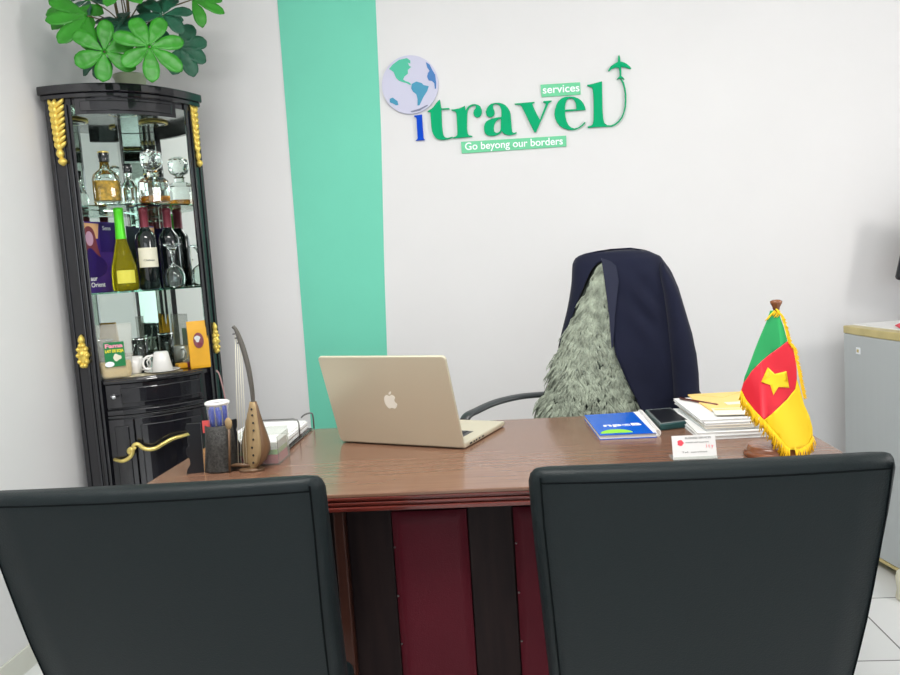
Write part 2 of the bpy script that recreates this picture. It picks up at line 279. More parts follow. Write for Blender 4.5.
D = {"L":{"i":[[-0.357,1.84],[-0.34,1.841],[-0.325,1.842],[-0.325,1.824],[-0.325,1.749],[-0.323,1.742],[-0.318,1.739],[-0.358,1.739],[-0.352,1.743],[-0.349,1.748],[-0.348,1.826],[-0.35,1.834],[-0.357,1.836]],"t":[[-0.247,1.896],[-0.245,1.88],[-0.243,1.86],[-0.21,1.859],[-0.21,1.854],[-0.243,1.856],[-0.244,1.823],[-0.245,1.795],[-0.244,1.771],[-0.242,1.754],[-0.236,1.743],[-0.226,1.739],[-0.216,1.741],[-0.205,1.743],[-0.203,1.741],[-0.212,1.737],[-0.229,1.734],[-0.241,1.733],[-0.254,1.734],[-0.265,1.738],[-0.274,1.744],[-0.281,1.754],[-0.287,1.77],[-0.289,1.79],[-0.289,1.819],[-0.289,1.849],[-0.301,1.853],[-0.285,1.861],[-0.274,1.869],[-0.264,1.881],[-0.254,1.891]],"r":[[-0.202,1.852],[-0.186,1.852],[-0.171,1.854],[-0.156,1.858],[-0.146,1.863],[-0.144,1.844],[-0.137,1.854],[-0.127,1.862],[-0.116,1.866],[-0.104,1.866],[-0.092,1.862],[-0.083,1.855],[-0.078,1.842],[-0.078,1.83],[-0.083,1.819],[-0.089,1.814],[-0.097,1.812],[-0.105,1.816],[-0.111,1.822],[-0.113,1.831],[-0.11,1.841],[-0.103,1.848],[-0.1,1.854],[-0.103,1.86],[-0.109,1.862],[-0.119,1.859],[-0.128,1.854],[-0.135,1.844],[-0.138,1.831],[-0.139,1.819],[-0.143,1.771],[-0.141,1.751],[-0.137,1.743],[-0.123,1.74],[-0.123,1.737],[-0.199,1.736],[-0.205,1.739],[-0.191,1.742],[-0.185,1.748],[-0.183,1.762],[-0.182,1.818],[-0.183,1.837],[-0.188,1.845],[-0.202,1.849]],"a":[[-0.062,1.832],[-0.057,1.845],[-0.047,1.856],[-0.037,1.862],[-0.022,1.864],[-0.006,1.863],[0.008,1.859],[0.02,1.851],[0.029,1.84],[0.036,1.827],[0.039,1.813],[0.039,1.797],[0.04,1.761],[0.041,1.744],[0.046,1.738],[0.059,1.741],[0.059,1.737],[0.048,1.733],[0.031,1.731],[0.019,1.733],[0.007,1.739],[-0.002,1.75],[-0.009,1.741],[-0.02,1.736],[-0.034,1.733],[-0.049,1.734],[-0.061,1.738],[-0.07,1.747],[-0.073,1.759],[-0.073,1.773],[-0.069,1.784],[-0.062,1.793],[-0.051,1.799],[-0.036,1.803],[-0.02,1.805],[-0.0,1.806],[0.002,1.824],[0.001,1.84],[-0.003,1.851],[-0.01,1.858],[-0.018,1.861],[-0.027,1.859],[-0.031,1.853],[-0.031,1.843],[-0.026,1.832],[-0.026,1.822],[-0.031,1.814],[-0.04,1.809],[-0.05,1.81],[-0.059,1.817]],"a_hole":[[-0.002,1.801],[-0.014,1.798],[-0.023,1.791],[-0.03,1.778],[-0.033,1.764],[-0.032,1.751],[-0.025,1.744],[-0.017,1.744],[-0.009,1.75],[-0.005,1.76]],"v":[[0.057,1.855],[0.138,1.855],[0.138,1.852],[0.13,1.85],[0.129,1.846],[0.135,1.829],[0.144,1.807],[0.156,1.782],[0.168,1.809],[0.183,1.841],[0.183,1.848],[0.173,1.851],[0.174,1.855],[0.207,1.855],[0.207,1.852],[0.201,1.85],[0.195,1.846],[0.138,1.735],[0.132,1.734],[0.086,1.841],[0.079,1.849],[0.058,1.852]],"e":[[0.216,1.802],[0.219,1.819],[0.225,1.836],[0.234,1.85],[0.247,1.86],[0.263,1.865],[0.281,1.865],[0.298,1.862],[0.313,1.855],[0.325,1.846],[0.334,1.833],[0.34,1.818],[0.342,1.807],[0.259,1.808],[0.259,1.788],[0.263,1.768],[0.27,1.752],[0.28,1.742],[0.292,1.737],[0.307,1.739],[0.323,1.748],[0.336,1.76],[0.339,1.757],[0.329,1.747],[0.315,1.738],[0.299,1.733],[0.284,1.732],[0.266,1.735],[0.249,1.743],[0.234,1.754],[0.224,1.769],[0.218,1.784]],"e_hole":[[0.259,1.814],[0.26,1.829],[0.264,1.843],[0.27,1.854],[0.279,1.859],[0.289,1.858],[0.298,1.851],[0.304,1.838],[0.305,1.813]],"l":[[0.353,1.905],[0.366,1.906],[0.379,1.908],[0.396,1.911],[0.412,1.914],[0.41,1.851],[0.409,1.802],[0.41,1.766],[0.414,1.749],[0.424,1.74],[0.439,1.738],[0.454,1.742],[0.47,1.753],[0.483,1.768],[0.492,1.785],[0.498,1.809],[0.501,1.834],[0.501,1.859],[0.498,1.884],[0.493,1.903],[0.486,1.916],[0.49,1.917],[0.499,1.901],[0.504,1.878],[0.506,1.853],[0.505,1.829],[0.502,1.804],[0.495,1.782],[0.487,1.764],[0.474,1.749],[0.458,1.738],[0.444,1.733],[0.414,1.735],[0.378,1.736],[0.348,1.736],[0.347,1.741],[0.361,1.743],[0.368,1.749],[0.372,1.764],[0.374,1.804],[0.376,1.844],[0.375,1.884],[0.371,1.895],[0.354,1.901]],"plane":[[0.484,2.012],[0.486,2.006],[0.488,1.996],[0.488,1.985],[0.5,1.981],[0.512,1.974],[0.524,1.963],[0.53,1.954],[0.524,1.954],[0.509,1.961],[0.49,1.966],[0.49,1.949],[0.489,1.928],[0.495,1.923],[0.502,1.914],[0.49,1.92],[0.482,1.92],[0.471,1.916],[0.476,1.923],[0.484,1.929],[0.484,1.949],[0.481,1.963],[0.469,1.964],[0.454,1.96],[0.441,1.951],[0.439,1.955],[0.449,1.969],[0.465,1.979],[0.479,1.985],[0.48,1.999],[0.481,2.008]],"namerica":[[-0.447,2.034],[-0.43,2.051],[-0.403,2.067],[-0.37,2.071],[-0.357,2.06],[-0.358,2.048],[-0.368,2.053],[-0.363,2.039],[-0.355,2.035],[-0.37,2.024],[-0.371,2.009],[-0.385,2.0],[-0.392,1.988],[-0.383,1.98],[-0.371,1.976],[-0.361,1.967],[-0.364,1.963],[-0.379,1.972],[-0.396,1.978],[-0.409,1.984],[-0.421,1.997],[-0.429,2.02],[-0.441,2.03]],"samerica":[[-0.358,1.967],[-0.338,1.975],[-0.316,1.967],[-0.31,1.959],[-0.288,1.952],[-0.296,1.934],[-0.314,1.91],[-0.332,1.879],[-0.34,1.879],[-0.338,1.906],[-0.342,1.925],[-0.354,1.935],[-0.361,1.948]],"africa":[[-0.294,2.049],[-0.279,2.038],[-0.271,2.019],[-0.259,1.996],[-0.257,1.962],[-0.259,1.94],[-0.264,1.94],[-0.265,1.962],[-0.274,1.972],[-0.287,1.975],[-0.293,1.99],[-0.288,2.005],[-0.281,2.013],[-0.29,2.027]],"australia":[[-0.453,1.915],[-0.44,1.919],[-0.43,1.91],[-0.421,1.903],[-0.419,1.887],[-0.429,1.887],[-0.441,1.895],[-0.454,1.901]],"antarctic":[[-0.371,1.858],[-0.333,1.866],[-0.3,1.879],[-0.297,1.875],[-0.333,1.858],[-0.366,1.853]],"globe_c":[-0.365,1.965],"globe_pts":[[-0.357,2.08],[-0.373,1.85],[-0.483,1.975],[-0.247,1.956]],"svc":[[0.166,1.922],[0.325,1.919],[0.325,1.871],[0.168,1.873]],"go":[[-0.171,1.72],[0.259,1.712],[0.258,1.669],[-0.171,1.673]],"band":[[-0.89,2.352],[-0.901,0.676],[-0.474,2.314],[-0.537,0.96]]},"F":{"green":[[0.543,1.082],[0.551,1.082],[0.56,1.074],[0.568,1.046],[0.574,1.016],[0.56,1.005],[0.541,0.991],[0.52,0.975],[0.499,0.956],[0.483,0.93],[0.485,0.943],[0.494,0.967],[0.505,0.993],[0.519,1.025],[0.533,1.057]],"red":[[0.574,1.016],[0.584,1.002],[0.588,0.978],[0.59,0.956],[0.59,0.934],[0.587,0.913],[0.571,0.892],[0.544,0.871],[0.52,0.85],[0.502,0.872],[0.487,0.895],[0.479,0.914],[0.483,0.93],[0.499,0.956],[0.52,0.975],[0.541,0.991],[0.56,1.005]],"yellow":[[0.59,0.934],[0.595,0.918],[0.604,0.879],[0.614,0.854],[0.62,0.829],[0.621,0.81],[0.613,0.794],[0.597,0.786],[0.581,0.784],[0.568,0.787],[0.555,0.803],[0.538,0.826],[0.52,0.85],[0.544,0.871],[0.571,0.892],[0.587,0.913]],"star":[[0.533,0.962],[0.547,0.947],[0.57,0.952],[0.56,0.933],[0.575,0.916],[0.553,0.919],[0.541,0.903],[0.536,0.925],[0.517,0.932],[0.536,0.942]],"fr_left":[[0.479,0.914],[0.487,0.895],[0.502,0.872],[0.52,0.85],[0.538,0.826],[0.555,0.803],[0.568,0.787]],"fr_bot":[[0.581,0.784],[0.597,0.786],[0.613,0.794],[0.621,0.81]],"fr_top":[[0.554,1.085],[0.562,1.075],[0.569,1.05],[0.575,1.016],[0.585,1.002],[0.59,0.967],[0.595,0.934],[0.602,0.896]]},"J":{"jl":[[0.142,0.936],[0.156,0.984],[0.175,1.045],[0.187,1.093],[0.196,1.14],[0.201,1.194],[0.209,1.213],[0.229,1.226],[0.264,1.232]],"jr":[[0.289,1.233],[0.343,1.238],[0.384,1.239],[0.439,1.227],[0.482,1.205],[0.513,1.157],[0.534,1.1],[0.556,1.006],[0.57,0.947],[0.576,0.895],[0.579,0.837],[0.576,0.759]],"ol":[[0.142,0.936],[0.158,0.961],[0.176,1.003],[0.202,1.066],[0.23,1.129],[0.251,1.169],[0.265,1.187],[0.281,1.199],[0.297,1.203]],"or":[[0.297,1.203],[0.306,1.197],[0.311,1.171],[0.309,1.091],[0.307,1.021],[0.307,0.963],[0.31,0.914],[0.34,0.83],[0.367,0.77],[0.387,0.713],[0.392,0.663]],"fl":[[0.298,1.22],[0.255,1.175],[0.203,1.082],[0.155,0.971],[0.121,0.901],[0.097,0.807],[0.067,0.769],[0.056,0.713]],"lap":[[0.289,1.211],[0.316,1.2],[0.332,1.183],[0.336,1.134],[0.322,1.122],[0.327,1.094],[0.315,1.026],[0.303,0.938],[0.298,0.929],[0.298,1.027],[0.3,1.111],[0.301,1.179]],"slv_in":[[0.459,1.178],[0.471,1.081],[0.475,1.011],[0.477,0.904],[0.48,0.758]],"bodyR":[[0.505,0.7],[0.481,0.757]],"arm":[[-0.163,0.746],[-0.124,0.766],[-0.079,0.785],[-0.035,0.795],[0.014,0.802],[0.07,0.804]]}}
YW = 3.2; XL = -1.64; XR = 2.5; YF = -2.45; ZC = 2.75

# ---------------- room ----------------
def struct_box(name, m, *a, bevel=0): return struct(link(name, B(*a), m, bevel=bevel))
struct_box('floor', 'floor', XL-.1, XR+.1, YF-.1, YW+.1, -.05, 0)
struct_box('ceiling', 'ceil', XL-.1, XR+.1, YF-.1, YW+.1, ZC, ZC+.05)
struct_box('wall_back', 'wall', XL-.1, XR+.1, YW, YW+.1, 0, ZC)
struct_box('wall_left', 'wall', XL-.1, XL, YF-.1, YW, 0, ZC)
def wall_with_hole(name, axis, c0, c1, a0, a1, h0, h1, z0, z1):
    bm = bmesh.new()
    for u0, u1, q0, q1 in ((a0, h0, 0, ZC), (h1, a1, 0, ZC), (h0, h1, 0, z0), (h0, h1, z1, ZC)):
        if axis == 'x': box(bm, c0, c1, u0, u1, q0, q1)
        else: box(bm, u0, u1, c0, c1, q0, q1)
    return struct(link(name, bm, 'wall'))
wall_with_hole('wall_right', 'x', XR, XR+.1, YF-.1, YW, .8, 1.75, 1.4, 2.5)
wall_with_hole('wall_front', 'y', YF-.1, YF, XL, XR, -1.15, 2.15, .5, 2.5)
def window(name, axis, c, a0, a1, z0, z1, nv):
    bm = bmesh.new(); t = .05
    def bb(u0, u1, q0, q1):
        if axis == 'x': box(bm, c, c+.05, u0, u1, q0, q1)
        else: box(bm, u0, u1, c, c+.05, q0, q1)
    bb(a0, a1, z0, z0+t); bb(a0, a1, z1-t, z1); bb(a0, a0+t, z0+t, z1-t); bb(a1-t, a1, z0+t, z1-t)
    for i in range(1, nv): u = a0+(a1-a0)*i/nv; bb(u-.02, u+.02, z0+t, z1-t)
    return struct(link(name, bm, 'frame_white'))
window('invented_front_window', 'y', YF-.1, -1.15, 2.15, .5, 2.5, 3)  # unseen window behind the camera, invented for light and mirror reflections
window('window_2', 'x', XR+.05, .8, 1.75, 1.4, 2.5, 2)
# teal stripe painted on the back wall, bowed slightly by hand painting
bm = bmesh.new(); k = []
for z in (0, .6, 1.2, 1.8, 2.4, ZC):
    l = -.9005+(z-.7)*.0050; r = -.5487+(z-.75)*.0405+(.006*math.sin((z-1.2)/1.2*PI) if 1.2 < z < 2.4 else 0)
    k.append([bm.verts.new((x, y, z)) for x, y in ((l, YW-.003), (r, YW-.003), (r, YW), (l, YW))])
for a, b in zip(k, k[1:]):
    for i in range(4): bm.faces.new((a[i], a[(i+1) % 4], b[(i+1) % 4], b[i]))
struct(link('trim_1', bm, 'teal'))
bm = bmesh.new()
for i in range(14):
    y0 = YF+.0+i*.4-.04
    box(bm, XL, XL+.009, max(YF, y0)+.001, min(YW, y0+.4)-.001, 0, .075)
struct(link('baseboard_left', bm, 'skirt', bevel=.001))
bm = bmesh.new()
for i in range(11): box(bm, XL+.01+i*.4+.001, min(XR, XL+.01+i*.4+.4)-.001, YW-.009, YW, 0, .075)
struct(link('baseboard_back', bm, 'skirt', bevel=.001))
t = thing('ceiling_light', 'rectangular white ceiling light panel above the room', 'ceiling light', (-.35, 1.05, ZC))
bm = bmesh.new(); box(bm, -.62, .62, -.32, -.29, -.03, 0); box(bm, -.62, .62, .29, .32, -.03, 0); box(bm, -.62, -.59, -.29, .29, -.03, 0); box(bm, .59, .62, -.29, .29, -.03, 0)
link('frame', bm, 'frame_white', t)
link('diffuser', B(-.59, .59, -.29, .29, -.012, 0), 'lamp_emit', t)

# ---------------- wall sign ----------------
L = D['L']
sign = thing('wall_sign', 'green and blue raised travel lettering with globe on the white wall', 'sign', (0, YW, 1.7))
def wplate(name, key, m, d0, d1, parent=sign, holes=(), smooth=4, pts=None):
    src = pts or L[key]
    f = lambda x, y, d: Vector((x, -(d0+d1)/2-d, y-1.7))
    return plate(name, src, m, parent, d1-d0, holes, f)
gc = L['globe_c']; gp = L['globe_pts']
gr = (math.dist(gp[0], gp[1])+math.dist(gp[2], gp[3]))/4
circ = [(gc[0]+gr*math.cos(2*PI*i/72), gc[1]+gr*math.sin(2*PI*i/72)) for i in range(72)]
globe = wplate('globe', None, 'globe', .0, .012, pts=circ)
lab(globe, 'pale lilac round globe disc')
def ring(r0, r1, a0=0, a1=2*PI, cx=0, cz=0, n=60):
    o = [(gc[0]+cx+r0*math.cos(a0+(a1-a0)*i/n), gc[1]+cz+r0*math.sin(a0+(a1-a0)*i/n)) for i in range(n+1)]
    i_ = [(gc[0]+cx+r1*math.cos(a0+(a1-a0)*i/n), gc[1]+cz+r1*math.sin(a0+(a1-a0)*i/n)) for i in range(n+1)]
    return o+i_[::-1]
wplate('continent', 'namerica', 'namer', .012, .0135, globe)
wplate('continent', 'samerica', 'samer', .012, .0135, globe)
wplate('continent', 'africa', 'afr', .012, .0135, globe)
wplate('continent', 'australia', 'samer', .012, .0135, globe)
wplate('continent', 'antarctic', 'globe_line', .012, .0135, globe)
for ch, m, hole, nm in (('i', 'logo_blue', None, 'blue letter i'), ('t', 'logo_green', None, 'green letter t'), ('r', 'logo_green', None, 'green letter r'), ('a', 'logo_green', 'a_hole', 'green letter a'),
                    ('v', 'logo_green', None, 'green letter v'), ('e', 'logo_green', 'e_hole', 'green letter e'), ('l', 'logo_green', None, 'green letter l with a long swoop')):
    dz = {'i': 0, 't': 0.0, 'r': .0}.get(ch, 0)
    lab(wplate('letter', ch, m, .002, .012, holes=[L[hole]] if hole else ()), nm)
lab(wplate('airplane', 'plane', 'logo_green', .002, .012), 'small green airplane')
def banner(key, body, h):
    q = L[key]; o = wplate('banner', key, 'banner', .0, .006)
    lab(o, 'pale green strip with white words ' + body)
    ux = Vector((q[1][0]-q[0][0], 0, q[1][1]-q[0][1])); wd = ux.length; ux.normalize()
    org = Vector((q[3][0], -.0065, q[3][1]-1.7))
    hh = q[0][1]-q[3][1]
    text('lettering', body, h, 'white_print', o, basis(org+ux*wd*.035+Vector((0, 0, hh*.28)), ux, (0, 0, 1)), fit=wd*.93, bold=.0006)
banner('svc', 'services', .043)
banner('go', 'Go beyong our borders', .042)

# ---------------- desk ----------------
desk = thing('office_desk', 'dark mahogany executive desk with maroon leather front panels', 'desk', (-.087, 1.86, 0))
DX = .788; DY0 = -.335; DY1 = .335
bm = B(-DX, DX, DY0, DY1, .752, .76); link('desktop', bm, 'desk_top', desk, bevel=.002)
bm = bmesh.new()
def rim(bm, e, z0, z1):
    box(bm, -DX-e, DX+e, DY0-e, DY1+e, z0, z1)
rim(bm, .0, .746, .752); rim(bm, -.006, .741, .746); rim(bm, -.001, .735, .741); rim(bm, -.006, .731, .735); rim(bm, .002, .722, .731)
lab(link('edge_moulding', bm, 'desk_edge', desk, bevel=.0018), 'reddish ribbed edge moulding')
# modesty front: dark boards, pilasters and cushioned maroon panels
FY = 1.58-1.86
bm = B(-.70, .70, FY+.028, FY+.048, .08, .722); link('front_board', bm, 'desk_dark', desk)
OX = .0135
for s in (-1, 1):
    x0, x1 = sorted((s*.338+OX, s*.314+OX)); lab(link('pilaster', B(x0, x1, FY-.012, FY+.03, .0, .722), 'desk_rim', desk, bevel=.003), 'brown pilaster strip')
    x0, x1 = sorted((s*.314+OX, s*.2155+OX)); link('side_board', B(x0, x1, FY+.012, FY+.03, .08, .722), 'desk_dark', desk, bevel=.002)
    x0, x1 = sorted((s*.76, s*.338+OX)); link('pedestal', B(x0, x1, FY+.03, .30, .02, .722), 'desk_dark', desk, bevel=.004)
    for k in range(3):
        d_ = link('drawer', B(x0+.03, x1-.03, .30, .318, .07+.215*k, .27+.215*k), 'desk_rim', desk, bevel=.003)
        link('handle', tube([((x0+x1)/2-.05, .318, .17+.215*k), ((x0+x1)/2-.05, .34, .17+.215*k), ((x0+x1)/2+.05, .34, .17+.215*k), ((x0+x1)/2+.05, .318, .17+.215*k)], .005), 'brass', d_, smooth=True)
    # cushioned leather panel
    x0, x1 = sorted((s*.2135+OX, s*.0500+OX)); bm = bmesh.new(); nx, nz = 14, 40; V = []
    for j in range(nz+1):
        row = []
        for i in range(nx+1):
            u = i/nx; v = j/nz; e = min(1, (min(u, 1-u)*x1.__abs__()*0+min(u, 1-u)*.162)/.022, min(v, 1-v)*.62/.022)
            h = .012*math.sqrt(max(0, 1-(1-e)**2))
            row.append(bm.verts.new((x0+(x1-x0)*u, FY+.012-h-.001, .09+.606*v)))
        V.append(row)
    for a, b in zip(V, V[1:]):
        for i in range(nx): bm.faces.new((a[i], a[i+1], b[i+1], b[i]))
    bot = box(bm, x0, x1, FY+.0115, FY+.028, .09, .696)
    pn = link('leather_panel', bm, 'maroon', desk, smooth=False); lab(pn, 'maroon cushioned leather panel')
    for p in pn.data.polygons: p.use_smooth = len(p.vertices) == 4 and p.area < .002
    for z in (.18, .29, .40, .51, .62):
        xe = x0+.003
        r0 = [Vector((xe+.0026*math.cos(a), FY+.003, z+.0026*math.sin(a))) for a in [2*PI*i/8 for i in range(8)]]
        r1 = [Vector((xe+.0014*math.cos(a), FY+.0005, z+.0014*math.sin(a))) for a in [2*PI*i/8 for i in range(8)]]
        link('stud', loft([r0, r1]), 'steel', pn)
link('centre_board', B(-.048+OX, .048+OX, FY+.010, FY+.03, .08, .722), 'desk_dark', desk, bevel=.002)
link('plinth', B(-.74, .74, FY+.03, .28, 0, .07), 'desk_dark', desk)

# ---------------- visitor chairs ----------------
def visitor_chair(label, loc, rz, mirror=1):
    t = thing('visitor_chair', label, 'chair', loc, rz, 'visitor chairs in front of the desk')
    # back: lofted cushion, y<0 = rear face seen by the camera; wide at top, slightly waisted lower down
    def sec(z, grow=0):
        v = (z-.44)/.49; hw = interp([(0, .222), (.3, .231), (.62, .2395), (.85, .2455), (1, .2475)], v)+grow
        yc = .165-.205*v+.04*v*v; th = interp([(0, .050), (.5, .042), (1, .024)], v)+grow
        cut = .016
        pts = [(-hw+cut, -th), (hw-cut, -th), (hw-.004, -th*.45), (hw, 0), (hw-.004, th*.6), (hw-.02, th), (-hw+.02, th), (-hw+.004, th*.6), (-hw, 0), (-hw+.004, -th*.45)]
        bow = .014
        out = []
        P = []
        for a, b in zip(pts, pts[1:]+pts[:1]):
            n = 10 if abs(a[0]-b[0]) > .2 else 1
            for k in range(n): P.append((a[0]+(b[0]-a[0])*k/n, a[1]+(b[1]-a[1])*k/n))
        for x, y in P: out.append((x, yc+y-bow*(1-(x/hw)**2)*v, z))
        return out
    zs = [.44, .5, .56, .62, .68, .74, .80, .85, .89, .915, .926, .932]
    rings = [sec(z) for z in zs]
    for k, (z, g) in enumerate(((.926, -.003), (.932, -.010))): pass
    last = sec(.935); c = Vector((0, sum(p[1] for p in last)/len(last), 0))
    def shrink(r, dx, fy):
        cy = sum(p[1] for p in r)/len(r); return [(p[0]-math.copysign(min(dx, abs(p[0])), p[0]), cy+(p[1]-cy)*fy, p[2]) for p in r]
    rings[-2] = shrink(rings[-2], .003, .9); rings[-1] = shrink(rings[-1], .008, .7); rings.append(shrink(last, .014, .35))
    bm = loft(rings)
    b = link('backrest', bm, 'leather', t, smooth=True); lab(b, 'slightly waisted black leather back')
    # piping seams along rear edges and top
    for s in (-1, 1):
        path = []
        for z in zs[:-1]:
            v = (z-.44)/.49; hw = interp([(0, .222), (.3, .231), (.62, .2395), (.85, .2455), (1, .2475)], v)-.016
            yc = .165-.205*v+.04*v*v; th = interp([(0, .050), (.5, .042), (1, .024)], v)
            path.append((s*hw, yc-th-.014*(1-(hw/(hw+.016))**2)*v+.0006, z))
        link('piping', tube(path, .0016, 6), 'leather_edge', t, smooth=True)
    path = []
    z = .918; v = (z-.44)/.49; hw = .2475-.016
    for i in range(21):
        x = -hw+2*hw*i/20; path.append((x, .165-.205*v+.04*v*v-.0255-.014*(1-(x/.2475)**2)*v+.001, z+.0))
    link('piping', tube(path, .0014, 6), 'leather_edge', t, smooth=True)
    seat = B(-.18, .18, .14, .43, .37, .43); link('seat', seat, 'leather', t, smooth=True, bevel=.022, bseg=4)
    for x in (-.18, .18):
        for y in (.15, .41):
            link('leg', tube([(x, y, .372), (x*1.03, y+(-.015 if y < .2 else .012), 0)], [.018, .012], 10), 'dark_plastic', t, smooth=True)
    return t
visitor_chair('black leather visitor chair on the left, cut off by the left edge', (-.541, 1.044, 0), math.radians(1.6)).scale = (1.045, 1, 1)
visitor_chair('black leather visitor chair on the right, in front of the small flag', (.256, 1.045, 0), math.radians(.5))

# ---------------- corner display cabinet ----------------
an = math.radians(34)
CAB = thing('display_cabinet', 'black lacquered corner cabinet with gilt ornaments and mirrored glass shelves', 'cabinet', (-1.383, 2.777, 0), an)
def cw(x, y, z): return (-1.383+x*math.cos(an)-y*math.sin(an), 2.777+x*math.sin(an)+y*math.cos(an), z)
HW = .262; BOW = .105
def arc(x, e=0):            # front curve (local y) at x, pushed outward by e
    return -(BOW+e)*(1-(x/(HW+e))**2)-0.0
def arc_block(bm, x0, x1, z0, z1, th, e=0, n=10):
    rs = []
    for i in range(n+1):
        x = x0+(x1-x0)*i/n; y = arc(x, e) if abs(x) < HW+e else 0
        rs.append([(x, y, z0), (x, y, z1), (x, y+th, z1), (x, y+th, z0)])
    return loft(rs, bm)
def footprint(e=0, n=24, back=.262):
    p = [(-HW-e+2*(HW+e)*i/n, arc(-HW-e+2*(HW+e)*i/n, e)) for i in range(n+1)]
    return p+[(HW+e, .012), (.012, back), (-.012, back), (-HW-e, .012)]
def slab(bm, e, z0, z1, back=.262):
    f = footprint(e, back=back); return loft([[(x, y, z0) for x, y in f], [(x, y, z1) for x, y in f]], bm)
bm = bmesh.new(); slab(bm, .020, 1.905, 1.935); slab(bm, .012, 1.888, 1.905)
link('cornice', bm, 'black_lacquer', CAB, bevel=.004)
bm = bmesh.new(); arc_block(bm, -.17, .17, 1.832, 1.888, .02, -.004); link('frieze', bm, 'black_lacquer', CAB)
bm = bmesh.new(); arc_block(bm, -.155, .155, 1.843, 1.878, .01, .001); link('frieze_panel', bm, 'black_lacquer', CAB, bevel=.003)
bm = bmesh.new(); slab(bm, -.012, 1.868, 1.888, .25); link('top_board', bm, 'black_lacquer', CAB)
# pillars, fluted
for s in (-1, 1):
    bm = bmesh.new()
    x0, x1 = sorted((s*HW*.999, s*(.182 if s < 0 else .206)))
    arc_block(bm, x0, x1, 0.0, 1.888, .014, -.004, 6)
    pil = link('pillar', bm, 'black_lacquer', CAB)
    for a, b, e in ((.257, .249, .003), (.222, .214, .003), (.206, .196, .004), (.192, .183, .006)) if s < 0 else ((.257, .249, .003), (.232, .226, .003), (.214, .207, .006)):
        bm = bmesh.new(); x0, x1 = sorted((s*a, s*b)); arc_block(bm, x0, x1, .08, 1.87, .014, e, 3)
        link('fluting', bm, 'black_lacquer', pil, bevel=.003)
    # gilt acanthus drop (top) and oval rosette (middle)
    def gx(x, out=.006): return Vector((x, arc(x, out), 0))
    xc = s*(.230 if s < 0 else .243); kk = 1 if s < 0 else .6
    tg = Vector((1, -2*xc*-(BOW)/(HW**2), 0)).normalized(); nn = Vector((tg.y, -tg.x, 0))
    base = Vector((xc, arc(xc, .003), 0))
    bm = bmesh.new()
    def leafblob(c, w_, h_, d_, tilt=0):
        c = base+(c-base).dot(tg)*tg*kk+Vector((0, 0, (c-base).z)); w_ *= kk*1.1; tilt *= kk
        rings = []
        for k in range(7):
            v = k/6; r = math.sin(PI*min(.97, max(.03, v)))**.7
            cc = c+Vector((0, 0, 1))*(v-.5)*h_+tg*tilt*(v-.5)*h_
            rings.append([cc+tg*w_*.5*r*math.cos(a)+nn*d_*r*max(-.2, math.sin(a)) for a in [2*PI*i/10 for i in range(10)]])
        loft(rings, bm)
    for k in range(8):
        z = 1.872-k*.021; sp = .016*(1-k*.07)
        leafblob(base+tg*sp+Vector((0, 0, z)), .022, .034, .012, .9)
        leafblob(base-tg*sp*.9+Vector((0, 0, z)), .020, .034, .010, -.5)
        leafblob(base+Vector((0, 0, z)), .018, .034, .016)
    leafblob(base+Vector((0, 0, 1.70)), .026, .04, .016); leafblob(base+tg*.006+Vector((0, 0, 1.672)), .03, .03, .018)
    link('gilt_ornament', bm, 'gold', CAB, smooth=True)
    bm = bmesh.new()
    leafblob(base+Vector((0, 0, .982)), .040, .095, .012)
    for k in range(10):
        a = 2*PI*k/10; leafblob(base+tg*.017*math.cos(a)+Vector((0, 0, .98+.038*math.sin(a))), .016, .022, .016)
    leafblob(base+Vector((0, 0, 1.036)), .022, .04, .016); leafblob(base+Vector((0, 0, .985)), .02, .04, .02)
    link('gilt_rosette', bm, 'gold', CAB, smooth=True)
# mirrored back panels
for s in (-1, 1):
    bm = bmesh.new(); a = Vector((s*.250, .004)); b = Vector((-.015, .205)); n = Vector((-(b-a).y, (b-a).x)).normalized()*(.004*s)
    loft([[(a.x, a.y, z), (b.x, b.y, z), (b.x-n.x*-1, b.y+n.y, z), (a.x+n.x, a.y+n.y, z)] for z in (.885, 1.868)], bm)
    link('mirror_back', bm, 'mirror', CAB)
    bm = bmesh.new(); a = Vector((s*.262, .012)); b = Vector((0.0, .262)); n = Vector((-(b-a).y, (b-a).x)).normalized()*(-.006*-s)
    loft([[(a.x, a.y, z), (b.x, b.y, z), (b.x+n.x, b.y+n.y, z), (a.x+n.x, a.y+n.y, z)] for z in (0, 1.888)], bm)
    link('side_board', bm, 'black_lacquer', CAB)
for s in (-1, 1):  # mirror strips added behind the pillars to brighten the interior
    bm = bmesh.new(); x0, x1 = sorted((s*.245, s*(.184 if s < 0 else .208)))
    rs = []
    for i in range(5):
        x = x0+(x1-x0)*i/4; y = arc(x, -.004)+.0142; rs.append([(x, y, .888), (x, y, 1.866), (x, y+.003, 1.866), (x, y+.003, .888)])
    lab(link('added_mirror_strip', loft(rs, bm), 'mirror', CAB), 'added mirror strip behind the pillar, brightening the cabinet interior')
# interior spotlight under the top
lamp_ = link('spotlight', lathe([(0, 1.866), (.045, 1.866), (.048, 1.862), (.044, 1.858), (.03, 1.857), (0, 1.859)], 28, (0, .05)), 'glass', CAB, smooth=True)
link('spotlight_ring', lathe([(.044, 1.868), (.056, 1.868), (.056, 1.862), (.048, 1.860), (.044, 1.864)], 28, (0, .05)), 'brass', lamp_, smooth=True)
# glass shelves
for z in (1.512, 1.196):
    bm = bmesh.new(); f = [(x*.92, y*.88+.004) for x, y in footprint(-.02, back=.19)]
    loft([[(x, y, z) for x, y in f], [(x, y, z+.006) for x, y in f]], bm)
    lab(link('shelf', bm, 'shelf_glass', CAB), 'clear glass shelf')
